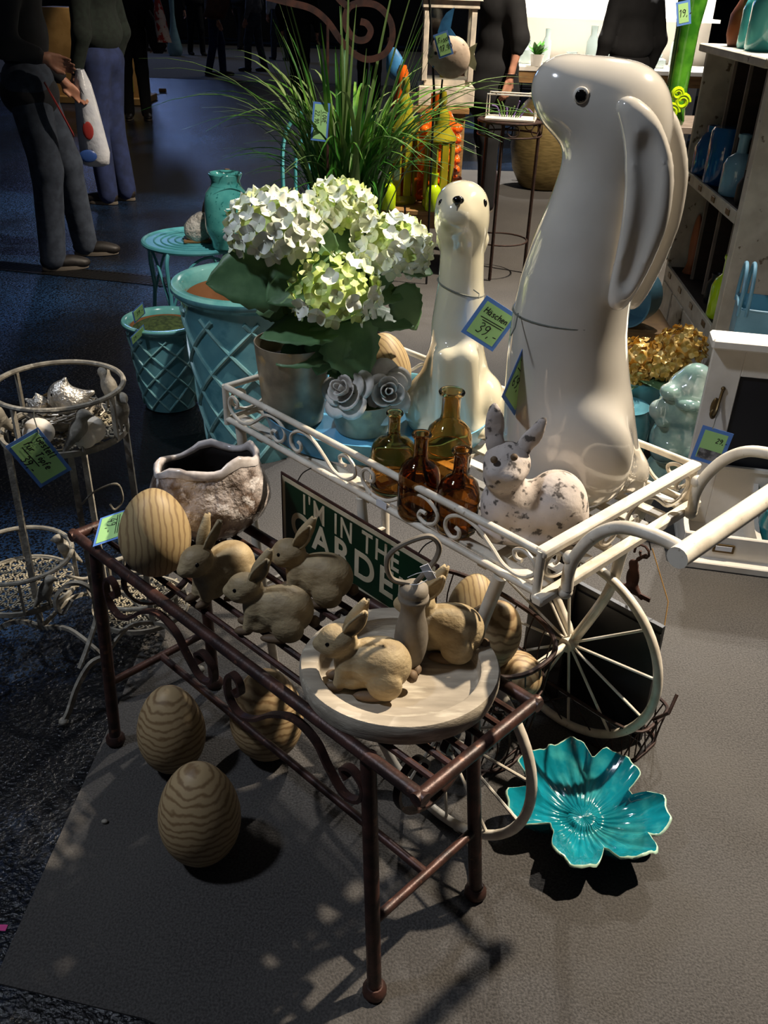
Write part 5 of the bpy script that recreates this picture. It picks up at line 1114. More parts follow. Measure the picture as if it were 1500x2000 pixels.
sdf([('e', (0, 0, .13), (.06, .014, .13)), ('c', (0, 0, .02), (0, 0, .004), .02, .03)], .006, .02).build('leaf_plate', MAT['copper'], t, 'full')
vessel('small_jar', 'small dark jar in the lower pigeonholes with a light rim', 'jar', sh(.57, .08, .367), [(.001, 0), (.035, 0), (.04, .03), (.036, .08), (.022, .1), (.024, .12), (.018, .12), (.001, .09)], 'boarddark')
# on top of the shelf
tz = SHh + .0295
for x, y, r, h, lb in ((.33, .08, .05, .26, 'slim aqua bottle on the shelf top, left of the pair'), (.5, .08, .065, .3, 'broader aqua bottle on the shelf top at the picture edge'), (.62, .2, .05, .3, 'aqua bottle at the back of the shelf top')):
    vessel('aqua_bottle', lb, 'bottle', sh(x, y, tz), bot_prof(r, h, .02), 'aqua', 'aqua bottles on the shelf')
v = vessel('copper_jug', 'orange-brown glazed jug on the shelf top', 'jug', sh(.2, .09, tz), [(.001, 0), (.06, 0), (.072, .04), (.07, .11), (.045, .16), (.03, .19), (.038, .23), (.03, .23), (.022, .19), (.001, .18)], 'copper')
MB().tube(catmull([(0, -.04, .21), (0, -.09, .2), (0, -.1, .13), (0, -.066, .08)], 5), .008, 8).build('handle', MAT['copper'], v)
t = thing('copper_branch', 'rusty branching metal ornament at the left end of the shelf top', 'ornament', sh(.1, .2, tz))
MB().tube([(0, 0, 0), (0, 0, .3)], .02, 8).build('stem', MAT['copper'], t)
for a, z in ((.5, .16), (2.6, .2), (4.2, .24), (5.6, .12)): MB().tube(catmull([(0, 0, z), (.05 * math.cos(a), .05 * math.sin(a), z + .06), (.1 * math.cos(a), .1 * math.sin(a), z + .16)], 4), [.012] * 8 + [.006], 7).build('branch', MAT['copper'], t)
t = thing('shelf_plant', 'small leafy green plant in a pot on the shelf top', 'plant', sh(.42, .22, tz)); MB().lathe([(.001, 0), (.04, 0), (.055, .08), (.045, .08), (.001, .06)], 20).build('pot', MAT['aqua'], t)
for i in range(9):
    a = i * 2.4; leaf_mb(0, .022, (0, 0, .06), (.1 * math.cos(a), .1 * math.sin(a), .3 + .02 * (i % 3)), (math.cos(a) * -.3, math.sin(a) * -.3, 1), .1).build('leaf', MAT['grass'], t, 'full')

# ================================================================== white organiser with chalkboard
K0 = Vector((.886, 2.241, 0)); krot = math.atan2(-.184, .983); t = thing('chalkboard_organiser', 'white wooden organiser with chalkboard, bins and brass label holders', 'organiser', K0, krot)
wm = MAT['white']; KW, KD, KH = .52, .2, .6
MB().box((KW / 2, .09, .012), (KW, .26, .024), .003).build('base', wm, t, False); MB().box((KW / 2, .0, .058), (KW, .014, .085), .003).build('bin_front', wm, t, False)
for x in (.007, .21, .4, KW - .007):
    v = [(x + s * .007, y, z) for s in (-1, 1) for y, z in ((.0, .024), (.0, .098), (.05, .1), (.1, .115), (.15, .145), (.2, .18), (.2, .024))]
    MB().add(v, [tuple(range(7)), tuple(range(13, 6, -1))] + [(i, i + 7, (i + 1) % 7 + 7, (i + 1) % 7) for i in range(7)]).build('bin_divider', wm, t, False)
MB().box((.045, KD + .01, KH / 2 + .02), (.09, .02, KH), .002).build('stile', wm, t, False); MB().box((KW - .045, KD + .01, KH / 2 + .02), (.09, .02, KH), .002).build('stile', wm, t, False)
MB().box((KW / 2, KD + .01, KH - .035), (KW - .18, .02, .1), .002).build('top_rail', wm, t, False); MB().box((KW / 2, KD + .01, .12), (KW - .18, .02, .2), .002).build('bottom_rail', wm, t, False)
MB().box((KW / 2, KD - .004, .225), (KW - .15, .012, .014), .002).build('chalk_ledge', wm, t, False)
MB().box((KW / 2, KD + .014, .36), (KW - .18, .006, .3)).build('chalkboard', MAT['chalk'], t, False)
MB().box((KW / 2, KD - .005, KH + .018), (KW + .03, .09, .03), .006).build('cornice', wm, t, False)
for x in (.115, .32):
    h = MB().box((x, -.01, .062), (.06, .005, .028), .001).build('label_holder', MAT['brass'], t, False); MB().box((x, -.0132, .063), (.046, .002, .015)).build('paper_slip', MAT['paper'], h, False)
h = MB().tube(catmull([(.05, KD - .004, .47), (.046, KD - .012, .44), (.04, KD - .03, .41), (.03, KD - .05, .40), (.022, KD - .058, .415), (.026, KD - .056, .428)], 5), .0045, 8).build('coat_hook', MAT['brass'], t)
MB().ell((.038, KD - .004, .415), (.012, .006, .03), 12, 8).build('hook_plate', MAT['brass'], h); MB().ell((.05, KD - .006, .475), .007, 8, 6).build('hook_knob', MAT['brass'], h)
def kw(x, y, z): return K0 + Matrix.Rotation(krot, 3, 'Z') @ Vector((x, y, z))
vessel('turquoise_jar', 'turquoise glazed jar standing in the right bin of the organiser', 'jar', kw(.265, .085, .024), [(.001, 0), (.04, 0), (.047, .01), (.05, .1), (.044, .13), (.047, .14), (.04, .14), (.04, .1), (.001, .02)], 'flower')
vessel('pale_jar', 'pale green glass jar beside the turquoise jar in the organiser', 'jar', kw(.345, .12, .024), [(.001, 0), (.03, 0), (.034, .01), (.034, .2), (.028, .215), (.024, .215), (.028, .19), (.001, .01)], 'aqua')
p0 = kw(.012, KD - .075, .215)
V = View(p0)
card('price_tag', 'green card with a small picture hanging from the organiser hook', V.w(1348, 895, 0), V.w(1407, 913, 0), V.w(1379, 832, 0), [('29,-', .45, .62, .14)], bord=.1, pen=.02, photo=(.12, .9, .1, .38), string=[V.w(1392, 838, -.002), V.w(1398, 818, .012), V.w(1404, 800, .02)])

# ================================================================== gold flowers, celadon figure, blue tub, carrier
t = thing('gold_hydrangea', 'gold artificial hydrangeas in a dark green pot behind the tall rabbit', 'plant', (.92, 3.12, 0))
MB().lathe([(.001, 0), (.1, 0), (.11, .01), (.135, .22), (.145, .25), (.125, .25), (.001, .22)], 32).build('pot', MAT['teal'], t)
V = View((.92, 3.12, 0)); fl = floret_mesh('gold_floret', .02, MAT['gold'], .4)
for px, py, dep, R in ((1245, 700, -.02, .085), (1330, 678, .0, .085), (1302, 716, -.07, .06), (1240, 735, -.08, .05)):
    c = Matrix.Rotation(V.rot, 3, 'Z') @ V.p(px, py, dep); h = MB().ell(c, (R * .75, R * .75, R * .6), 16, 10).build('flower_head', MAT['gold'], t, 'full')
    MB().tube([(0, 0, .22), c], .005, 6).build('stem', MAT['stem'], t)
    for i in range(44):
        zz = 1 - (i + .5) / 44 * 1.6; a = i * 2.4; rr = math.sqrt(1 - zz * zz); n = Vector((rr * math.cos(a), rr * math.sin(a), zz))
        child('floret', fl, h, Matrix.Translation(c + Vector((n.x * R, n.y * R, n.z * R * .8))) @ n.to_track_quat('Z', 'Y').to_matrix().to_4x4() @ Euler((random.uniform(-.4, .4), random.uniform(-.4, .4), random.uniform(0, 6))).to_matrix().to_4x4())
for i in range(9):
    a = i * .7; leaf_mb(0, .05, (.05 * math.cos(a), .05 * math.sin(a), .25), (.2 * math.cos(a), .2 * math.sin(a), .26 + .03 * (i % 2)), (0, 0, 1), .2).build('leaf', MAT['leaf'], t, 'full')
V = View((.93, 2.66, 0)); t = thing('celadon_figure', 'glossy celadon green ceramic frog-like figure beside the organiser', 'figurine', V.b, V.rot)
P = [E3(1325, 925, 66, 50, 60), E3(1330, 860, 60, 60, 56), E3(1335, 800, 52, 55, 50), E3(1350, 760, 46, 40, 46), E3(1360, 735, 30, 26, 30), E3(1285, 800, 18, 20, 22, -.05), E3(1292, 825, 12, 10, 14, -.07), E3(1310, 765, 22, 16, 26, -.05), E3(1375, 790, 26, 36, 36, -.03), E3(1300, 880, 30, 24, 34, -.06), E3(1360, 890, 30, 26, 34, -.06), E3(1345, 790, 24, 12, 20, -.08)]
grounded(sdf(P, .007, .014, relax=1)).build('glazed_body', MAT['celadon'], t, 'full')
t = thing('wooden_crate', 'small brown crate behind the gold flowers carrying the blue tub', 'crate', (1.02, 3.68, 0), srot)
for z in (.04, .13, .22):
    for y in (-.14, .14): MB().box((0, y, z), (.34, .014, .075), .002).build('board', MAT['wood'], t, False)
    for x in (-.163, .163): MB().box((x, 0, z), (.014, .266, .075), .002).build('board', MAT['wood'], t, False)
MB().box((0, 0, .262), (.34, .294, .01)).build('lid', MAT['wood'], t, False)
t = thing('blue_tub', 'blue-grey oval metal tub lying on its side behind the tall rabbit', 'tub', (1.0, 3.62, .267 + .118), -.75)
def tb(r, z, a): return (r * math.cos(a) * .9, -z, r * math.sin(a) * 1.22 * .8)
MB().lathe([(.001, -.06), (.1, -.06), (.106, -.055), (.118, .06), (.12, .064), (.113, .064), (.1, -.048), (.001, -.048)], 40, fn=tb).build('tub_wall', MAT['bluepaint'], t)
t = thing('white_box', 'white box behind the organiser, under the blue carrier', 'box', (1.34, 2.78, 0), krot)
MB().box((0, 0, .25), (.42, .3, .5), .004).build('body', wm, t, False); MB().box((0, -.153, .25), (.36, .006, .42), .002).build('front_panel', MAT['shelf'], t, False)
t = thing('metal_carrier', 'blue-grey metal carrier with arched handle behind the organiser', 'carrier', (1.25, 2.76, .5), krot - .1); bp = MAT['bluepaint']
for y in (-.09, .09): MB().box((0, y, .06), (.3, .005, .12), .001).build('side_panel', bp, t, False)
for x in (-.15, .15): MB().box((x, 0, .06), (.005, .185, .12), .001).build('side_panel', bp, t, False)
MB().box((0, 0, .004), (.3, .18, .006)).build('bottom', bp, t, False)
for x in (-.152, -.128): MB().tube(catmull([(x, -.09, .1), (x, -.088, .17), (x, -.05, .225), (x, 0, .24), (x, .05, .225), (x, .088, .17), (x, .09, .1)], 5), .006, 8).build('handle', bp, t)
MB().tube(oval(.153, .093, .121, 40, 8), .004, 6, closed=True).build('rolled_rim', bp, t)
vessel('teal_jar', 'dark teal glazed jar inside the blue metal carrier', 'jar', (1.27, 2.75, .5075), [(.001, 0), (.05, 0), (.056, .02), (.056, .1), (.045, .13), (.04, .13), (.001, .1)], 'turqglass')
V = View((.83, 2.9, 0)); o = vessel('teal_jar', 'dark teal glazed pot in shadow between the rabbit and the celadon figure', 'pot', V.b, [(.001, 0), (.08, 0), (.1, .06), (.1, .15), (.085, .2), (.09, .21), (.075, .21), (.001, .17)], 'teal')

# ================================================================== bright table, plinths and far right display
t = thing('white_table', 'brightly lit white display table in the background', 'table', (1.95, 9.75, 0)); tw = MAT['tablewhite']
MB().box((0, 0, .83), (2.3, .95, .04), .004).build('table_top', tw, t, False)
for x in (-1.08, 1.08):
    for y in (-.42, .42): MB().box((x, y, .405), (.07, .07, .81), .004).build('leg', tw, t, False)
MB().box((0, -.44, .76), (2.1, .03, .1)).build('apron', MAT['wood'], t, False); MB().box((0, .44, 1.35), (2.3, .03, 1.0)).build('back_board', tw, t, False); MB().box((0, .3, 1.25), (2.3, .28, .03)).build('upper_shelf', tw, t, False)
rnd = random.Random(4)
kinds = ['tall clear glass vase', 'round clear glass jar', 'slim clear glass bottle', 'wide pale glass bowl']
for i in range(9):
    x = 1.0 + i * .21; y = 9.5 + .12 * (i % 3); h = (.34, .2, .3, .12)[i % 4]; r = (.06, .08, .045, .09)[i % 4]
    vessel('glass_vessel', f'{kinds[i % 4]} on the bright white table, {["first", "second", "third", "fourth", "fifth", "sixth", "seventh", "eighth", "ninth"][i]} from the left', 'glassware', (x, y, .85), [(.001, 0), (r * .8, 0), (r, .02), (r, h * .6), (r * .5, h * .78), (r * .6, h), (r * .5, h), (r * .42, h * .78), (r * .9, h * .6), (r * .88, .03), (.001, .02)], 'paleglass', 'glassware on the bright table', 24, 'glass_wall')
t = thing('table_plant', 'small green potted plant on the bright white table', 'plant', (1.28, 9.32, .85)); MB().lathe([(.001, 0), (.05, 0), (.065, .1), (.055, .1), (.001, .08)], 20).build('pot', tw, t)
for i in range(12):
    a = i * 2.4; leaf_mb(0, .03, (0, 0, .08), (.09 * math.cos(a), .09 * math.sin(a), .16 + .02 * (i % 4)), (0, 0, 1), .15).build('leaf', MAT['grass'], t, 'full')
# gold pot, green tin on stand
g = G(1058, 366); vessel('gold_pot', 'large round brushed gold floor pot beside the woman in black', 'pot', g, [(.001, 0), (.17, 0), (.2, .02), (.27, .15), (.3, .33), (.28, .52), (.22, .66), (.18, .7), (.19, .73), (.17, .73), (.15, .69), (.2, .6), (.001, .55)], 'goldpot', None, 48, 'pot_wall')
g = G(1040, 300); t = thing('wire_plant_table', 'dark wire side table carrying the green tin, behind the gold pot', 'side table', g + Vector((0, .8, 0)))
ring((0, 0), .17, .62, .008).build('top_ring', MAT['blackmetal'], t); MB().disc(.165, .62, 28).build('top_mesh', MAT['blackmetal'], t); ring((0, 0), .165, .54, .005).build('lower_ring', MAT['blackmetal'], t)
for k in range(4): a = k * PI / 2 + .4; MB().tube([(.165 * math.cos(a), .165 * math.sin(a), .62), (.15 * math.cos(a), .15 * math.sin(a), .004)], .008, 7).build('leg', MAT['blackmetal'], t)
vessel('green_tin', 'green tin bucket on the dark wire side table', 'bucket', g + Vector((-.02, .8, .63)), [(.001, 0), (.11, 0), (.14, .22), (.145, .225), (.135, .225), (.1, .02), (.001, .02)], 'greenpot')
# plinth table with green vase between rabbit and shelf
t = thing('grey_table', 'grey painted table between the tall rabbit and the shelf', 'table', (1.93, 5.95, 0))
MB().box((0, 0, .775), (.75, .6, .04), .004).build('table_top', MAT['divider'], t, False)
for x in (-.34, .34):
    for y in (-.26, .26): MB().box((x, y, .378), (.05, .05, .755), .003).build('leg', MAT['divider'], t, False)
MB().box((0, 0, .3), (.7, .54, .025)).build('lower_shelf', MAT['divider'], t, False)
GZ = .7955
V = View((1.63, 5.78, GZ)); vessel('green_vase', 'tall slim green glass vase on the grey table', 'vase', V.b, [(.001, 0), (.07, 0), (.075, .02), (.06, .2), (.065, .5), (.08, .62), (.085, .7), (.078, .7), (.06, .5), (.052, .2), (.06, .03), (.001, .03)], 'greenglass', None, 28, 'glass_wall')
d = -.1; card('price_tag', 'pale price card hanging on the tall green vase', V.w(1322, 52, d), V.w(1350, 46, d), V.w(1320, 5, d), [('19,-', .12, .35, .3)], bord=.1, pen=.03)
t = thing('lime_ornament', 'glossy lime green swirl ornament at the foot of the green vase', 'ornament', (1.6, 5.68, GZ))
MB().lathe([(.001, 0), (.05, 0), (.055, .02), (.03, .04), (.001, .045)], 20).build('foot', MAT['lime'], t)
for i, (x, z, r) in enumerate(((-.01, .075, .045), (.045, .13, .04), (.01, .17, .03))): MB().tube([(x + r * math.cos(a) * (1 - a / 16), .0, z + r * math.sin(a) * (1 - a / 16)) for a in [k * .4 for k in range(24)]], .014, 8).build('swirl', MAT['lime'], t)
t = thing('grey_lantern', 'small grey metal lantern box right of the green vase', 'lantern', (1.9, 5.72, GZ)); MB().box((0, 0, .015), (.16, .16, .03), .003).build('base', MAT['greymetal'], t, False)
for x in (-.07, .07):
    for y in (-.07, .07): MB().box((x, y, .1), (.014, .014, .15)).build('post', MAT['greymetal'], t, False)
MB().box((0, 0, .185), (.18, .18, .02), .003).build('roof', MAT['greymetal'], t, False); MB().lathe([(.12, .195), (.05, .25), (.03, .27), (.001, .275)], 4).build('roof_cap', MAT['greymetal'], t, False); MB().lathe([(.001, .03), (.035, .03), (.035, .1), (.001, .1)], 16).build('candle', MAT['tablewhite'], t)
t = thing('rattan_basket', 'grey rattan basket of dried flowers behind the tall rabbit', 'basket', G(1272, 262) + Vector((.1, .6, .0))); MB().lathe([(.001, .62), (.16, .62), (.2, .82), (.18, .82), (.001, .7)], 28).build('woven_wall', MAT['rattan'], t); 
for k in range(4): a = k * PI / 2 + .3; MB().tube([(.16 * math.cos(a), .16 * math.sin(a), .63), (.2 * math.cos(a), .2 * math.sin(a), .004)], .01, 6).build('leg', MAT['greymetal'], t)
for k in range(14):
    a = k * 2.4; r = .03 * (k % 5); MB().ell((r * 1.2 * math.cos(a), r * 1.2 * math.sin(a), .88 + .05 * (k % 3)), (.055, .055, .045), 10, 7).build('dried_bloom', MAT['rattan'], t)

# ================================================================== fish, lanterns and orange glass in the middle
t = thing('low_crate_table', 'low brown wooden display table under the orange and olive lanterns', 'table', (-.03, 5.5, 0)); wd = MAT['wood']
for k in range(5): MB().box((-.36 + k * .18, 0, .355), (.17, .62, .025), .003).build('plank', wd, t, False)
for x in (-.42, .42):
    for y in (-.27, .27): MB().box((x, y, .171), (.06, .05, .342), .003).build('leg', wd, t, False)
MB().box((0, -.27, .3), (.8, .02, .07)).build('apron', wd, t, False)
LZ = .368
def Y_(px, y, z):
    lo, hi = -3000, 3000
    for _ in range(60):
        mid = (lo + hi) / 2
        q = onplane(px, mid, (0, y, 0), (0, 1, 0))
        if q.z > z: lo = mid
        else: hi = mid
    return Vector((q.x, y, z))
def glass_lantern(px, y, ytop, label, mat):
    g = Y_(px, y, LZ); V = View(g); h = V.p(px, ytop).z; r = .085
    t = thing('glass_lantern', label, 'lantern', g, V.rot, 'coloured lanterns'); m_ = MAT[mat]
    MB().lathe([(.001, 0), (r * .95, 0), (r * 1.05, .012), (r * 1.05, .03), (r * .92, .05), (.001, .05)], 28).build('base', m_, t)
    for k in range(8):
        a = 2 * PI * (k + .5) / 8; MB().box((0, 0, 0), (.016, r * .52, h * .5), .004, Matrix.Translation((r * .88 * math.cos(a), r * .88 * math.sin(a), .05 + h * .25)) @ Matrix.Rotation(a, 4, 'Z')).build('slotted_wall', m_, t, False)
    z = .05 + h * .5; MB().lathe([(r * .95, z), (r * 1.06, z + .01), (r * 1.0, z + .03), (r * .6, z + h * .12), (r * .5, z + h * .15), (r * .52, z + h * .22), (r * .34, z + h * .27), (r * .2, z + h * .3), (r * .3, z + h * .34), (r * .22, h), (.001, h)], 28).build('dome', m_, t)
    return t
glass_lantern(853, 5.3, 178, 'olive glass lantern with slotted sides, in front of the orange one', 'olive'); glass_lantern(784, 5.4, 150, 'olive glass lantern standing left behind the grass', 'olive')
g = Y_(845, 5.56, LZ); V = View(g); t = thing('orange_lantern', 'large orange beaded ceramic lantern behind the olive lantern', 'lantern', g, V.rot)
h = V.p(845, 183).z; MB().lathe([(.001, 0), (.11, 0), (.125, .03), (.13, h * .5), (.12, h * .72), (.08, h * .84), (.04, h * .88), (.04, h), (.001, h)], 28).build('body', MAT['orange'], t)
mb = MB()
for i in range(7):
    for k in range(12):
        a = 2 * PI * (k + .5 * (i % 2)) / 12; z = .05 + i * h * .1; mb.ell((.128 * math.cos(a), .128 * math.sin(a), z), .026, 8, 6)
mb.build('beads', MAT['orange'], t)
g = Y_(778, 5.68, LZ); vessel('orange_vase', 'slim orange vase with red tip, left behind the olive lantern', 'vase', g, [(.001, 0), (.06, 0), (.07, .03), (.07, .4), (.05, .52), (.03, .6), (.035, .66), (.02, .7), (.001, .7)], 'orange')
g = Y_(880, 5.33, LZ); vessel('orange_candle', 'short orange and white candle pot right of the olive lantern', 'candle', g, [(.001, 0), (.05, 0), (.055, .06), (.055, .16), (.045, .165), (.001, .16)], 'orange')
for px, lb in ((845, 'lime glass bottle in front of the olive lantern'), (757, 'lime glass bottle half hidden by the grass')):
    g = Y_(px, 5.19, LZ - .0) ; g.y = 5.21; vessel('lime_bottle', lb, 'bottle', g, bot_prof(.045, .2, .02), 'lime', 'lime bottles')
# white lantern on a wooden table
t = thing('wooden_table', 'wooden table carrying the white lantern, beside the woman in black', 'table', (.22, 6.85, 0))
for k in range(4): MB().box((0, -.36 + k * .24, .76), (.5, .235, .035), .003).build('plank', wd, t, False)
for x in (-.2, .2):
    for y in (-.4, .4): MB().box((x, y, .371), (.06, .06, .74), .003).build('leg', wd, t, False)
g = Y_(868, 6.62, .778); t = thing('white_lantern', 'big distressed white wooden lantern with pointed roof', 'lantern', g); lm = MAT['lantern']
MB().box((0, 0, .06), (.37, .37, .12), .006).build('base', lm, t, False); MB().box((0, 0, .14), (.3, .3, .04), .004).build('floor_plate', lm, t, False)
for x in (-.15, .15):
    for y in (-.15, .15): MB().box((x, y, .36), (.035, .035, .42), .003).build('post', lm, t, False)
for x, y, w, d_ in ((0, -.15, .27, .003), (0, .15, .27, .003), (-.15, 0, .003, .27), (.15, 0, .003, .27)): MB().box((x, y, .36), (w, d_, .4)).build('pane', MAT['clear'], t, False)
MB().box((0, 0, .59), (.36, .36, .05), .004).build('head_frame', lm, t, False)
MB().lathe([(.28, .612), (.12, .8), (.06, .86), (.06, .92), (.001, .93)], 4, M=Matrix.Rotation(PI / 4, 4, 'Z')).build('roof', lm, t, False)
MB().lathe([(.001, .162), (.045, .162), (.045, .34), (.001, .34)], 18).build('candle', MAT['olive'], t)
# fish on stake
V = View(Vector((.29, 5.02, 0))); t = thing('fish_stake', 'cream fish with blue dorsal fin on a dark iron stake', 'garden stake', V.b, V.rot)
MB().tube([V.p(836, -60), V.p(848, 180), Vector((V.p(848, 200).x + .01, 0, .003))], .006, 8).build('stake', MAT['blackmetal'], t)
MB().tube([V.p(864, 155, .02), V.p(856, 235, .02)], .005, 7).build('stake', MAT['blackmetal'], t)
sdf([E3(882, 112, 37, 38, 16), E3(862, 100, 22, 26, 13), E3(850, 112, 14, 14, 9)], .006, .03, relax=1).build('body', MAT['fishbody'], t, 'full')
def fin(pts, w, mat, nm):
    c = [V.p(*q) for q in pts]; n = len(c); v = [p + Vector((0, -w, 0)) for p in c] + [p + Vector((0, w, 0)) for p in c]
    MB().add(v, [tuple(range(n)), tuple(range(2 * n - 1, n - 1, -1))] + [(i, i + n, (i + 1) % n + n, (i + 1) % n) for i in range(n)]).build(nm, MAT[mat], t, False)
fin([(855, 62), (862, 40), (872, 25), (888, 14), (884, 34), (880, 55), (892, 72), (897, 86), (876, 84), (858, 78)], .008, 'fishblue', 'dorsal_fin')
fin([(903, 108), (918, 92), (932, 84), (926, 106), (931, 124), (928, 138), (914, 128), (904, 118)], .007, 'fishtail', 'tail_fin')
fin([(852, 112), (844, 122), (846, 132), (856, 126)], .02, 'fishblue', 'side_fin'); MB().ell(V.p(852, 104, -.03), .011, 10, 7).build('eye', MAT['eye'], t)
d = -.06; card('price_tag', 'card reading Fisch 17,90 stuck on the cream fish', V.w(858, 115, d), V.w(886, 105, d), V.w(848, 68, d), [('Fisch', .16, .6, .2), ('17,90', .14, .25, .22)], bord=.08, pen=.03)
V = View(Vector((.02, 5.9, 0))); t = thing('fish_stake', 'second fish with blue and white body, half hidden behind the grass', 'garden stake', V.b, V.rot); MB().tube([V.p(772, 120), V.p(776, 300), Vector((V.p(776, 300).x, 0, .003))], .006, 7).build('stake', MAT['blackmetal'], t)
sdf([E3(772, 130, 18, 24, 9), E3(768, 112, 12, 18, 7)], .006, .02).build('body', MAT['fishblue'], t, 'full')
# brown wire plant stand
g = Vector((.62, 5.3, 0)); t = thing('wire_plant_stand', 'tall brown wire plant stand with a round top behind the seated rabbit', 'plant stand', g); im = MAT['ironwire']
R = .175; ring((0, 0), R, .84, .007).build('top_ring', im, t); ring((0, 0), R, .77, .005).build('lower_ring', im, t); MB().disc(R * .97, .84, 32).build('top_plate', im, t); ring((0, 0), R * .9, .2, .005).build('foot_ring', im, t)
for k in range(3): a = -1.9 + k * 2 * PI / 3; MB().tube([(R * .97 * math.cos(a), R * .97 * math.sin(a), .84), (R * .97 * math.cos(a), R * .97 * math.sin(a), .005)], .0095, 8).build('leg', im, t)
for k in range(8): a = k * PI / 4; MB().tube([(R * math.cos(a + .18 * math.cos(q)), R * math.sin(a + .18 * math.cos(q)), .805 + .028 * math.sin(q)) for q in [2 * PI * i / 14 for i in range(14)]], .003, 5, closed=True).build('gallery_loop', im, t)
t = thing('lavender_tray', 'white tray with lavender sprigs and two white wire frames on the plant stand', 'tray', g + Vector((0, 0, .841)), -.2); MB().box((0, 0, .008), (.27, .17, .014), .003).build('tray_plate', MAT['white'], t, False)
for y in (-.07, .06): MB().tube([(-.13, y, .014), (-.13, y, .13), (.13, y, .13), (.13, y, .014)], .004, 6).build('wire_frame', MAT['white'], t)
for i in range(10): a = i * .63; MB().tube(catmull([(-.06 + .012 * i, .0, .015), (-.08 + .018 * i, .01, .06), (-.11 + .025 * i, .0 + .02 * math.sin(a), .07 + .03 * math.sin(a * 2))], 3), .004, 5).build('sprig', MAT['stem'] if i % 3 else MAT['lav'], t)
t = thing('wire_cage', 'small dark wire arch ornament beside the gold pot', 'ornament', G(1035, 350))
for k in range(5): MB().tube(catmull([(-.09 + k * .045, 0, .004), (-.09 + k * .045, 0, .3), (-.03 + k * .015, 0, .42), (0, 0, .45)], 4), .004, 5).build('arch_wire', MAT['blackmetal'], t)
MB().tube([(-.1, 0, .1), (.1, 0, .1)], .004, 5).build('cross_wire', MAT['blackmetal'], t); MB().box((-.02, -.01, .34), (.07, .003, .16)).build('paper_card', MAT['greencard'], t, False)
# ================================================================== people
def hand_mb(wrist, dirv, side, s=1.0):
    """relaxed hand: palm, four curled fingers of unequal length, thumb leaving the side of the palm"""
    d = Vector(dirv).normalized(); sd = Vector(side).normalized(); nn = d.cross(sd); w = Vector(wrist); P = []
    pc = w + d * .045 * s; P.append(('c', tuple(w - d * .02), tuple(w + d * .02 * s), .025 * s, .026 * s))
    for k in range(4):
        o = (k - 1.5) * .0185 * s; L = (.062, .074, .07, .054)[k] * s; b0 = w + d * .03 * s + sd * o * .7; b = w + d * .085 * s + sd * o; m_ = b + d * L * .55 + nn * L * .18; e = m_ + d * L * .35 + nn * L * .38
        P += [('c', tuple(b0), tuple(b), .015 * s, .0115 * s), ('c', tuple(b), tuple(m_), .0095 * s, .0085 * s), ('c', tuple(m_), tuple(e), .0085 * s, .007 * s)]
    tb_ = w + d * .03 * s - sd * .024 * s; tm_ = tb_ + d * .035 * s - sd * .022 * s + nn * .012 * s; te = tm_ + d * .03 * s + sd * .002 * s + nn * .012 * s
    P += [('c', tuple(tb_), tuple(tm_), .013 * s, .011 * s), ('c', tuple(tm_), tuple(te), .0105 * s, .0085 * s)]
    return sdf(P, .0055, .006, relax=1)
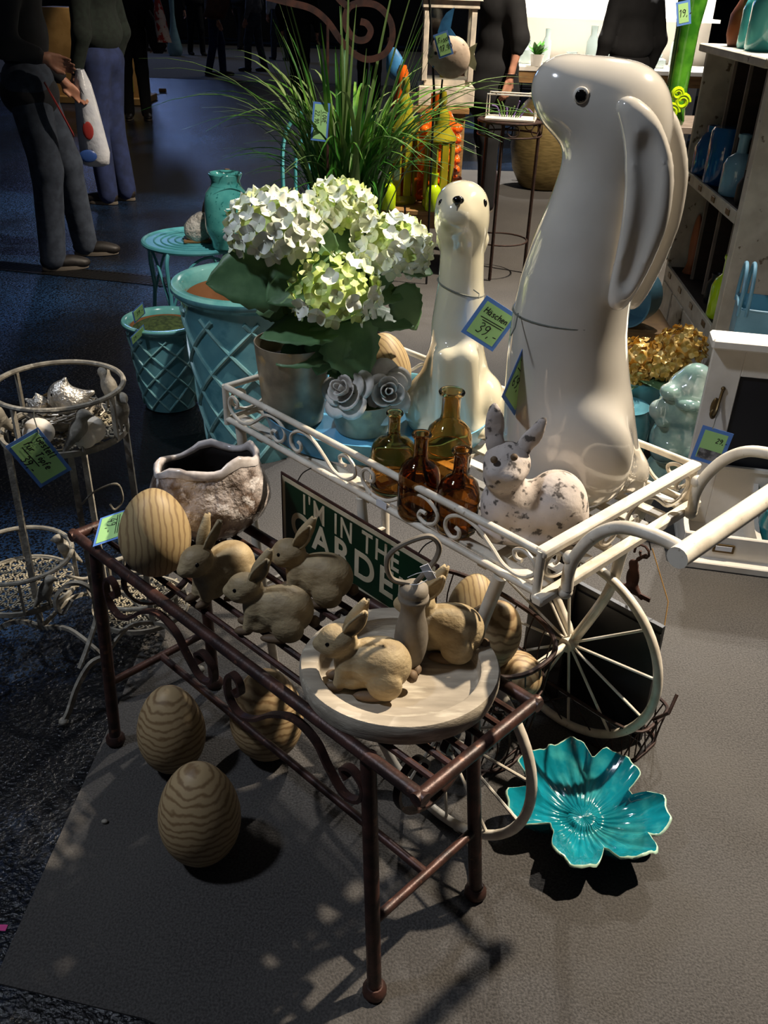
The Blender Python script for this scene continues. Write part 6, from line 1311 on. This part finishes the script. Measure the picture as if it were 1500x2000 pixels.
def person(label, loc, face, feet, H=1.74, trousers='jeans', top='jacket', shoe='shoe', hem=.86, arms=None, h=.022, hipx=0.0, skirt=False, boots=None, wide=1.0, hair='hair', group=None, sleeve=.88):
    """standing or walking figure; local +x is where it faces, feet = ((x,y,toe angle), (x,y,toe angle)), arms = ((elbow, wrist), (elbow, wrist))"""
    s = H / 1.74; t = thing('person', label, 'person', loc, face, group); hz = .92 * s; sh_ = 1.42 * s
    legs = []
    for sy, (fx, fy, fa) in zip((1, -1), feet):
        hip = Vector((hipx, sy * .085, hz)); an = Vector((fx, fy, .085)); mid = (hip + an) / 2; kn = mid + Vector((.035 + .1 * abs(fx - hipx) * .3, 0, .02)); legs.append((hip, kn, an, fa))
    if arms is None: arms = ((Vector((-.03, .26, 1.12)), Vector((.06, .25, .87))), (Vector((-.03, -.26, 1.12)), Vector((.06, -.25, .87))))
    arms = [(Vector(a) * 1, Vector(b) * 1) for a, b in arms]; hx = hipx
    B = [('e', (hx, 0, hz + .02), (.1, .145, .12)), ('e', (hx, 0, 1.15 * s), (.1, .14, .17)), ('e', (hx + .005, 0, 1.33 * s), (.105, .165, .14)), ('c', (hx, 0, 1.44 * s), (hx + .015, 0, 1.52 * s), .055, .05),
         ('e', (hx + .035, 0, 1.62 * s), (.095, .075, .118)), ('e', (hx + .06, 0, 1.56 * s), (.06, .055, .06)), ('c', (hx + .125, 0, 1.62 * s), (hx + .14, 0, 1.6 * s), .012, .015), ('e', (hx + .03, .078, 1.61 * s), (.02, .01, .03)), ('e', (hx + .03, -.078, 1.61 * s), (.02, .01, .03))]
    for hip, kn, an, fa in legs: B += [('c', tuple(hip), tuple(kn), .08, .052), ('c', tuple(kn), tuple(an), .052, .036)]
    for sy, (el, wr) in zip((1, -1), arms):
        S = Vector((hx, sy * .185, sh_ - .03)); B += [('c', tuple(S), tuple(el), .05, .038), ('c', tuple(el), tuple(wr), .038, .026)]
    mb = sdf(B, h, .04, relax=1)
    for sy, (el, wr) in zip((1, -1), arms):
        d = (wr - el).normalized(); hm = hand_mb(wr + d * .012, d, (1, 0, 0) if abs(d.x) < .7 else (0, 0, 1)); mb.add(hm.v, hm.f)
    body = mb.build('body', MAT['skin'], t, 'full')
    for sy in (-1, 1): MB().ell((hx + .118, sy * .032, 1.635 * s), (.008, .012, .008), 8, 6).build('eye', MAT['eye'], body)
    MB().tube(catmull([(hx + .112, -.025, 1.548 * s), (hx + .122, 0, 1.545 * s), (hx + .112, .025, 1.548 * s)], 3), .004, 5).build('mouth', MAT['red'], body)
    sdf([('e', (hx + .015, 0, 1.66 * s), (.1, .085, .1)), ('e', (hx - .03, 0, 1.6 * s), (.075, .08, .1))], h, .03).build('hair', MAT[hair], t, 'full')
    T = [('e', (hx, 0, hz + .02), (.118 * wide, .165 * wide, .12))]
    for hip, kn, an, fa in legs:
        T += [('c', tuple(hip), tuple(kn), .1 * wide, .074 * wide), ('c', tuple(kn), tuple(an + Vector((-.005, 0, -.02))), .074 * wide, .064 * wide)]
    sdf(T, h * .9, .03, relax=1).build('trousers', MAT[trousers], t, 'full')
    J = [('e', (hx, 0, 1.34 * s), (.135, .2, .15)), ('e', (hx, 0, 1.15 * s), (.135, .18, .2)), ('e', (hx, 0, hem + .12), (.15, .2, .13)), ('c', (hx, -.1, sh_), (hx, .1, sh_), .065, .065), ('c', (hx, 0, 1.45 * s), (hx, 0, 1.48 * s), .075, .07)]
    if skirt: J += [('c', (hx, 0, hem + .1), (hx, 0, hem - .05), .17, .2)]
    for sy, (el, wr) in zip((1, -1), arms):
        S = Vector((hx, sy * .185, sh_ - .03)); J += [('c', tuple(S), tuple(el), .072, .06), ('c', tuple(el), tuple(el + (wr - el) * sleeve), .06, .046)]
    sdf(J, h * .9, .035, relax=1).build('jacket' if not skirt else 'tunic', MAT[top], t, 'full')
    for hip, kn, an, fa in legs:
        c, s_ = math.cos(fa), math.sin(fa)
        def F(x, y, z): return (an.x + x * c - y * s_, an.y + x * s_ + y * c, z)
        P = [('e', F(-.02, 0, .05), (.06, .042, .05), (0, 0, fa)), ('e', F(.07, 0, .04), (.09, .046, .038), (0, 0, fa)), ('e', F(.14, 0, .03), (.06, .044, .03), (0, 0, fa))]
        if boots: P += [('c', F(-.015, 0, .08), tuple(lerp(an, kn, .75)), .058, .07)]
        so = sdf(P, h * .6, .02, relax=1).build('boot' if boots else 'shoe', MAT[boots or shoe], t, 'full')
        m_ = Matrix.Translation(F(.055, 0, .008)) @ Matrix.Rotation(fa, 4, 'Z') @ Matrix.Diagonal((1.0, .36, 1, 1)); mb = MB(); mb.lathe([(.001, -.008), (.128, -.008), (.13, .0), (.126, .012), (.001, .012)], 24, M=m_); mb.build('sole', MAT['sole'], so)
    return t
p1 = person('person in charcoal jacket and grey-blue jeans walking right, cut by the left edge', (-1.95, 5.16, 0), .25, ((.16, .22, .0), (.0, -.09, .15)), 1.8, 'jeans', 'jacket', hem=.79, arms=((Vector((-.02, .29, 1.14)), Vector((.15, .28, .95))), (Vector((-.06, -.28, 1.15)), Vector((.1, -.24, 1.1)))), h=.018, wide=1.12)
MB().tube(catmull([(.1, -.2, .98), (.16, -.19, .84), (.2, -.12, .72)], 4), 1, flat=(.03, .006), up=(0, 1, 0)).build('red_strap', MAT['red'], p1)
p2 = person('person in dark green jumper and blue jeans standing behind the first walker', (-2.08, 6.93, 0), PI - .25, ((.02, .1, .1), (-.03, -.08, -.1)), 1.78, 'bluejeans', 'greenjumper', hem=1.0, h=.02, wide=1.12)
p3 = person('person in black standing in the aisle with a printed carrier bag', (-3.1, 11.55, 0), -1.3, ((.0, .1, .1), (.0, -.1, -.1)), 1.72, 'black', 'black', hem=.92, h=.025)
p4 = person('woman in black tunic with bracelet and mauve boots beside the plant stand', (.68, 7.1, 0), PI + .5, ((.06, .11, .0), (-.12, -.1, .1)), 1.72, 'black', 'black', hem=.86, skirt=True, boots='mauve', h=.02, sleeve=.3, arms=((Vector((-.02, .255, 1.17)), Vector((.03, .25, .94))), (Vector((-.02, -.26, 1.12)), Vector((.1, -.24, .94)))))
MB().tube([(.027 + .036 * math.cos(a), .25 + .036 * math.sin(a), .95) for a in [2 * PI * k / 20 for k in range(20)]], .006, 6, closed=True).build('bracelet', MAT['blackmetal'], p4)
p5 = person('person in black jacket and dark trousers in front of the bright table', G(1192, 350), 1.9, ((.0, .1, .1), (.0, -.1, -.1)), 1.76, 'black', 'black', hem=.95, h=.022, wide=1.1)
crowd = [((424, 148), .2, 'bluejeans', 'grey', 'distant walker in blue jeans and brown boots with a leather bag'), ((500, 140), 2.9, 'jeans', 'grey', 'distant walker in dark jeans behind the grass tips'), ((585, 196), 1.4, 'black', 'black', 'person in black behind the rusty scroll stake'), ((385, 108), -1.0, 'black', 'black', 'distant figure in black beyond the pale floor vase'),
         ((548, 118), 2.2, 'jeans', 'plastic', 'distant person in a light puffer jacket near the scroll stake'), ((720, 215), -1.6, 'black', 'black', 'person in black behind the ornamental grass'), ((300, 100), -.5, 'black', 'bagblue', 'distant figure in a blue top behind the person in black'), ((470, 98), 1.0, 'black', 'jacket', 'farthest dark figure between the two walkers')]
for (px, py), fc, tr, tp, lb in crowd:
    w = G(px, py); person(lb, w, fc, ((.12, .1, 0), (-.14, -.1, 0)), 1.74, tr, tp, hem=.92, h=.034, group='visitors in the hall')

# ---- bags
V = View(Vector((-1.78, 5.55, 0)))
def bag(name, label, px, mat, dep, parts=()):
    t = thing(name, label, 'bag', V.b, V.rot); rows = []
    n = len(px); nu = 16
    def bf(u, v):
        i = min(int(v * (n - 1)), n - 2); f = v * (n - 1) - i; l = lerp(V.p(*px[i][0]), V.p(*px[i + 1][0]), f); r = lerp(V.p(*px[i][1]), V.p(*px[i + 1][1]), f); c = (l + r) / 2; hw = (r - l).length / 2; a = 2 * PI * u
        return (c.x + hw * math.cos(a), dep * math.sin(a) * math.sin(PI * min(1, .15 + v * .8)) + .006 * math.sin(6 * a + 9 * v), c.z)
    MB().grid(bf, nu, 12).build('bag_wall', MAT[mat], t, 'full'); return t
b = bag('plastic_bag', 'white plastic carrier bag hanging between the two walkers on the left', [((148, 132), (164, 138)), ((144, 160), (178, 166)), ((146, 200), (190, 206)), ((150, 250), (203, 254)), ((156, 296), (215, 300)), ((162, 322), (214, 318)), ((176, 326), (204, 324))], 'plastic', .09)
MB().ell(V.p(172, 255, -.085), (.03, .006, .05), 12, 8).build('printed_figure', MAT['red'], b); MB().ell(V.p(172, 305, -.075), (.05, .008, .035), 12, 8).build('printed_band', MAT['bagblue'], b)
V = View(Vector((-2.7, 11.05, 0))); bag('printed_bag', 'red and white printed plastic bag carried by the person in black', [((302, -10), (310, -8)), ((300, 20), (320, 22)), ((304, 60), (330, 62)), ((310, 90), (334, 76))], 'bagprint', .08); V = View(Vector((-2.78, 11.45, 0))); bag('shoulder_bag', 'black shoulder bag hanging on the person in black', [((285, 20), (292, 18)), ((284, 50), (312, 50)), ((292, 90), (326, 90)), ((300, 105), (318, 104))], 'black', .12)
V = View(G(415, 150) + Vector((0, -.35, 0))); bag('leather_bag', 'brown leather shoulder bag carried by the distant walker', [((405, -20), (450, -20)), ((402, 10), (448, 14)), ((396, 26), (440, 40)), ((412, 34), (438, 42))], 'leather', .1)
# ---- tall floor vase, beige booth counter, litter
g = G(343, 109); k = 1 / proj(g)[2]; t = thing('floor_vase', 'tall pale blue frosted glass vase with a long neck on the aisle floor', 'vase', g); MB().lathe([(.001, 0), (11 * k, 0), (14 * k, 6 * k), (14.5 * k, 14 * k), (11 * k, 28 * k), (6 * k, 50 * k), (4.2 * k, 70 * k), (5 * k, 95 * k), (8 * k, 122 * k), (7 * k, 122 * k), (3.5 * k, 72 * k), (.001, 60 * k)], 32).build('glass_wall', MAT['frostblue'], t)
g = G(232, 205); t = thing('booth_counter', 'beige wooden booth counter with a lime poster behind the blue jeans', 'counter', g + Vector((-.35, .45, 0))); MB().box((0, 0, .55), (1.2, .6, 1.1), .005).build('body', MAT['booth'], t, False); MB().box((0, -.05, .04), (1.35, .8, .08), .005).build('plinth', MAT['booth'], t, False)
MB().box((.38, -.304, .45), (.3, .006, .6)).build('poster', MAT['poster'], t, False)
text_mesh('BIO', .12, .4, .55, None, .001, 'letter', t, MAT['paper'], y=-.309)
spot('counter_lamp', tuple(g + Vector((.1, -.6, 2.6))), tuple(g + Vector((-.1, .2, .2))), 60, 50, .5, .05, WARM)
g = G(302, 184); o = MB().box((0, 0, .002), (.14, .08, .003)).build('paper_scrap', MAT['paper'], None, False); o.location = g; tag(o, 'white paper scrap on the dark aisle floor', 'paper')
g = G(318, 181); o = MB().tube([(-.05, 0, .028), (.05, 0, .028)], .03, 10).build('cork_scrap', MAT['wood'], None); o.location = g; tag(o, 'small brown cork-like scrap on the aisle floor', 'litter')
g = G(205, 1607); o = MB().ell((0, 0, .004), (.007, .005, .0045), 10, 7).build('pebble', MAT['bird'], None); o.location = g; tag(o, 'tiny grey pebble on the carpet left of the front egg', 'pebble')
g = G(2, 1812, -.003); o = MB().box((0, 0, 0), (.02, .012, .001)).build('pink_scrap', MAT['pink'], None, False); o.location = g; tag(o, 'pink paper scrap on the blue floor at the left edge', 'paper')
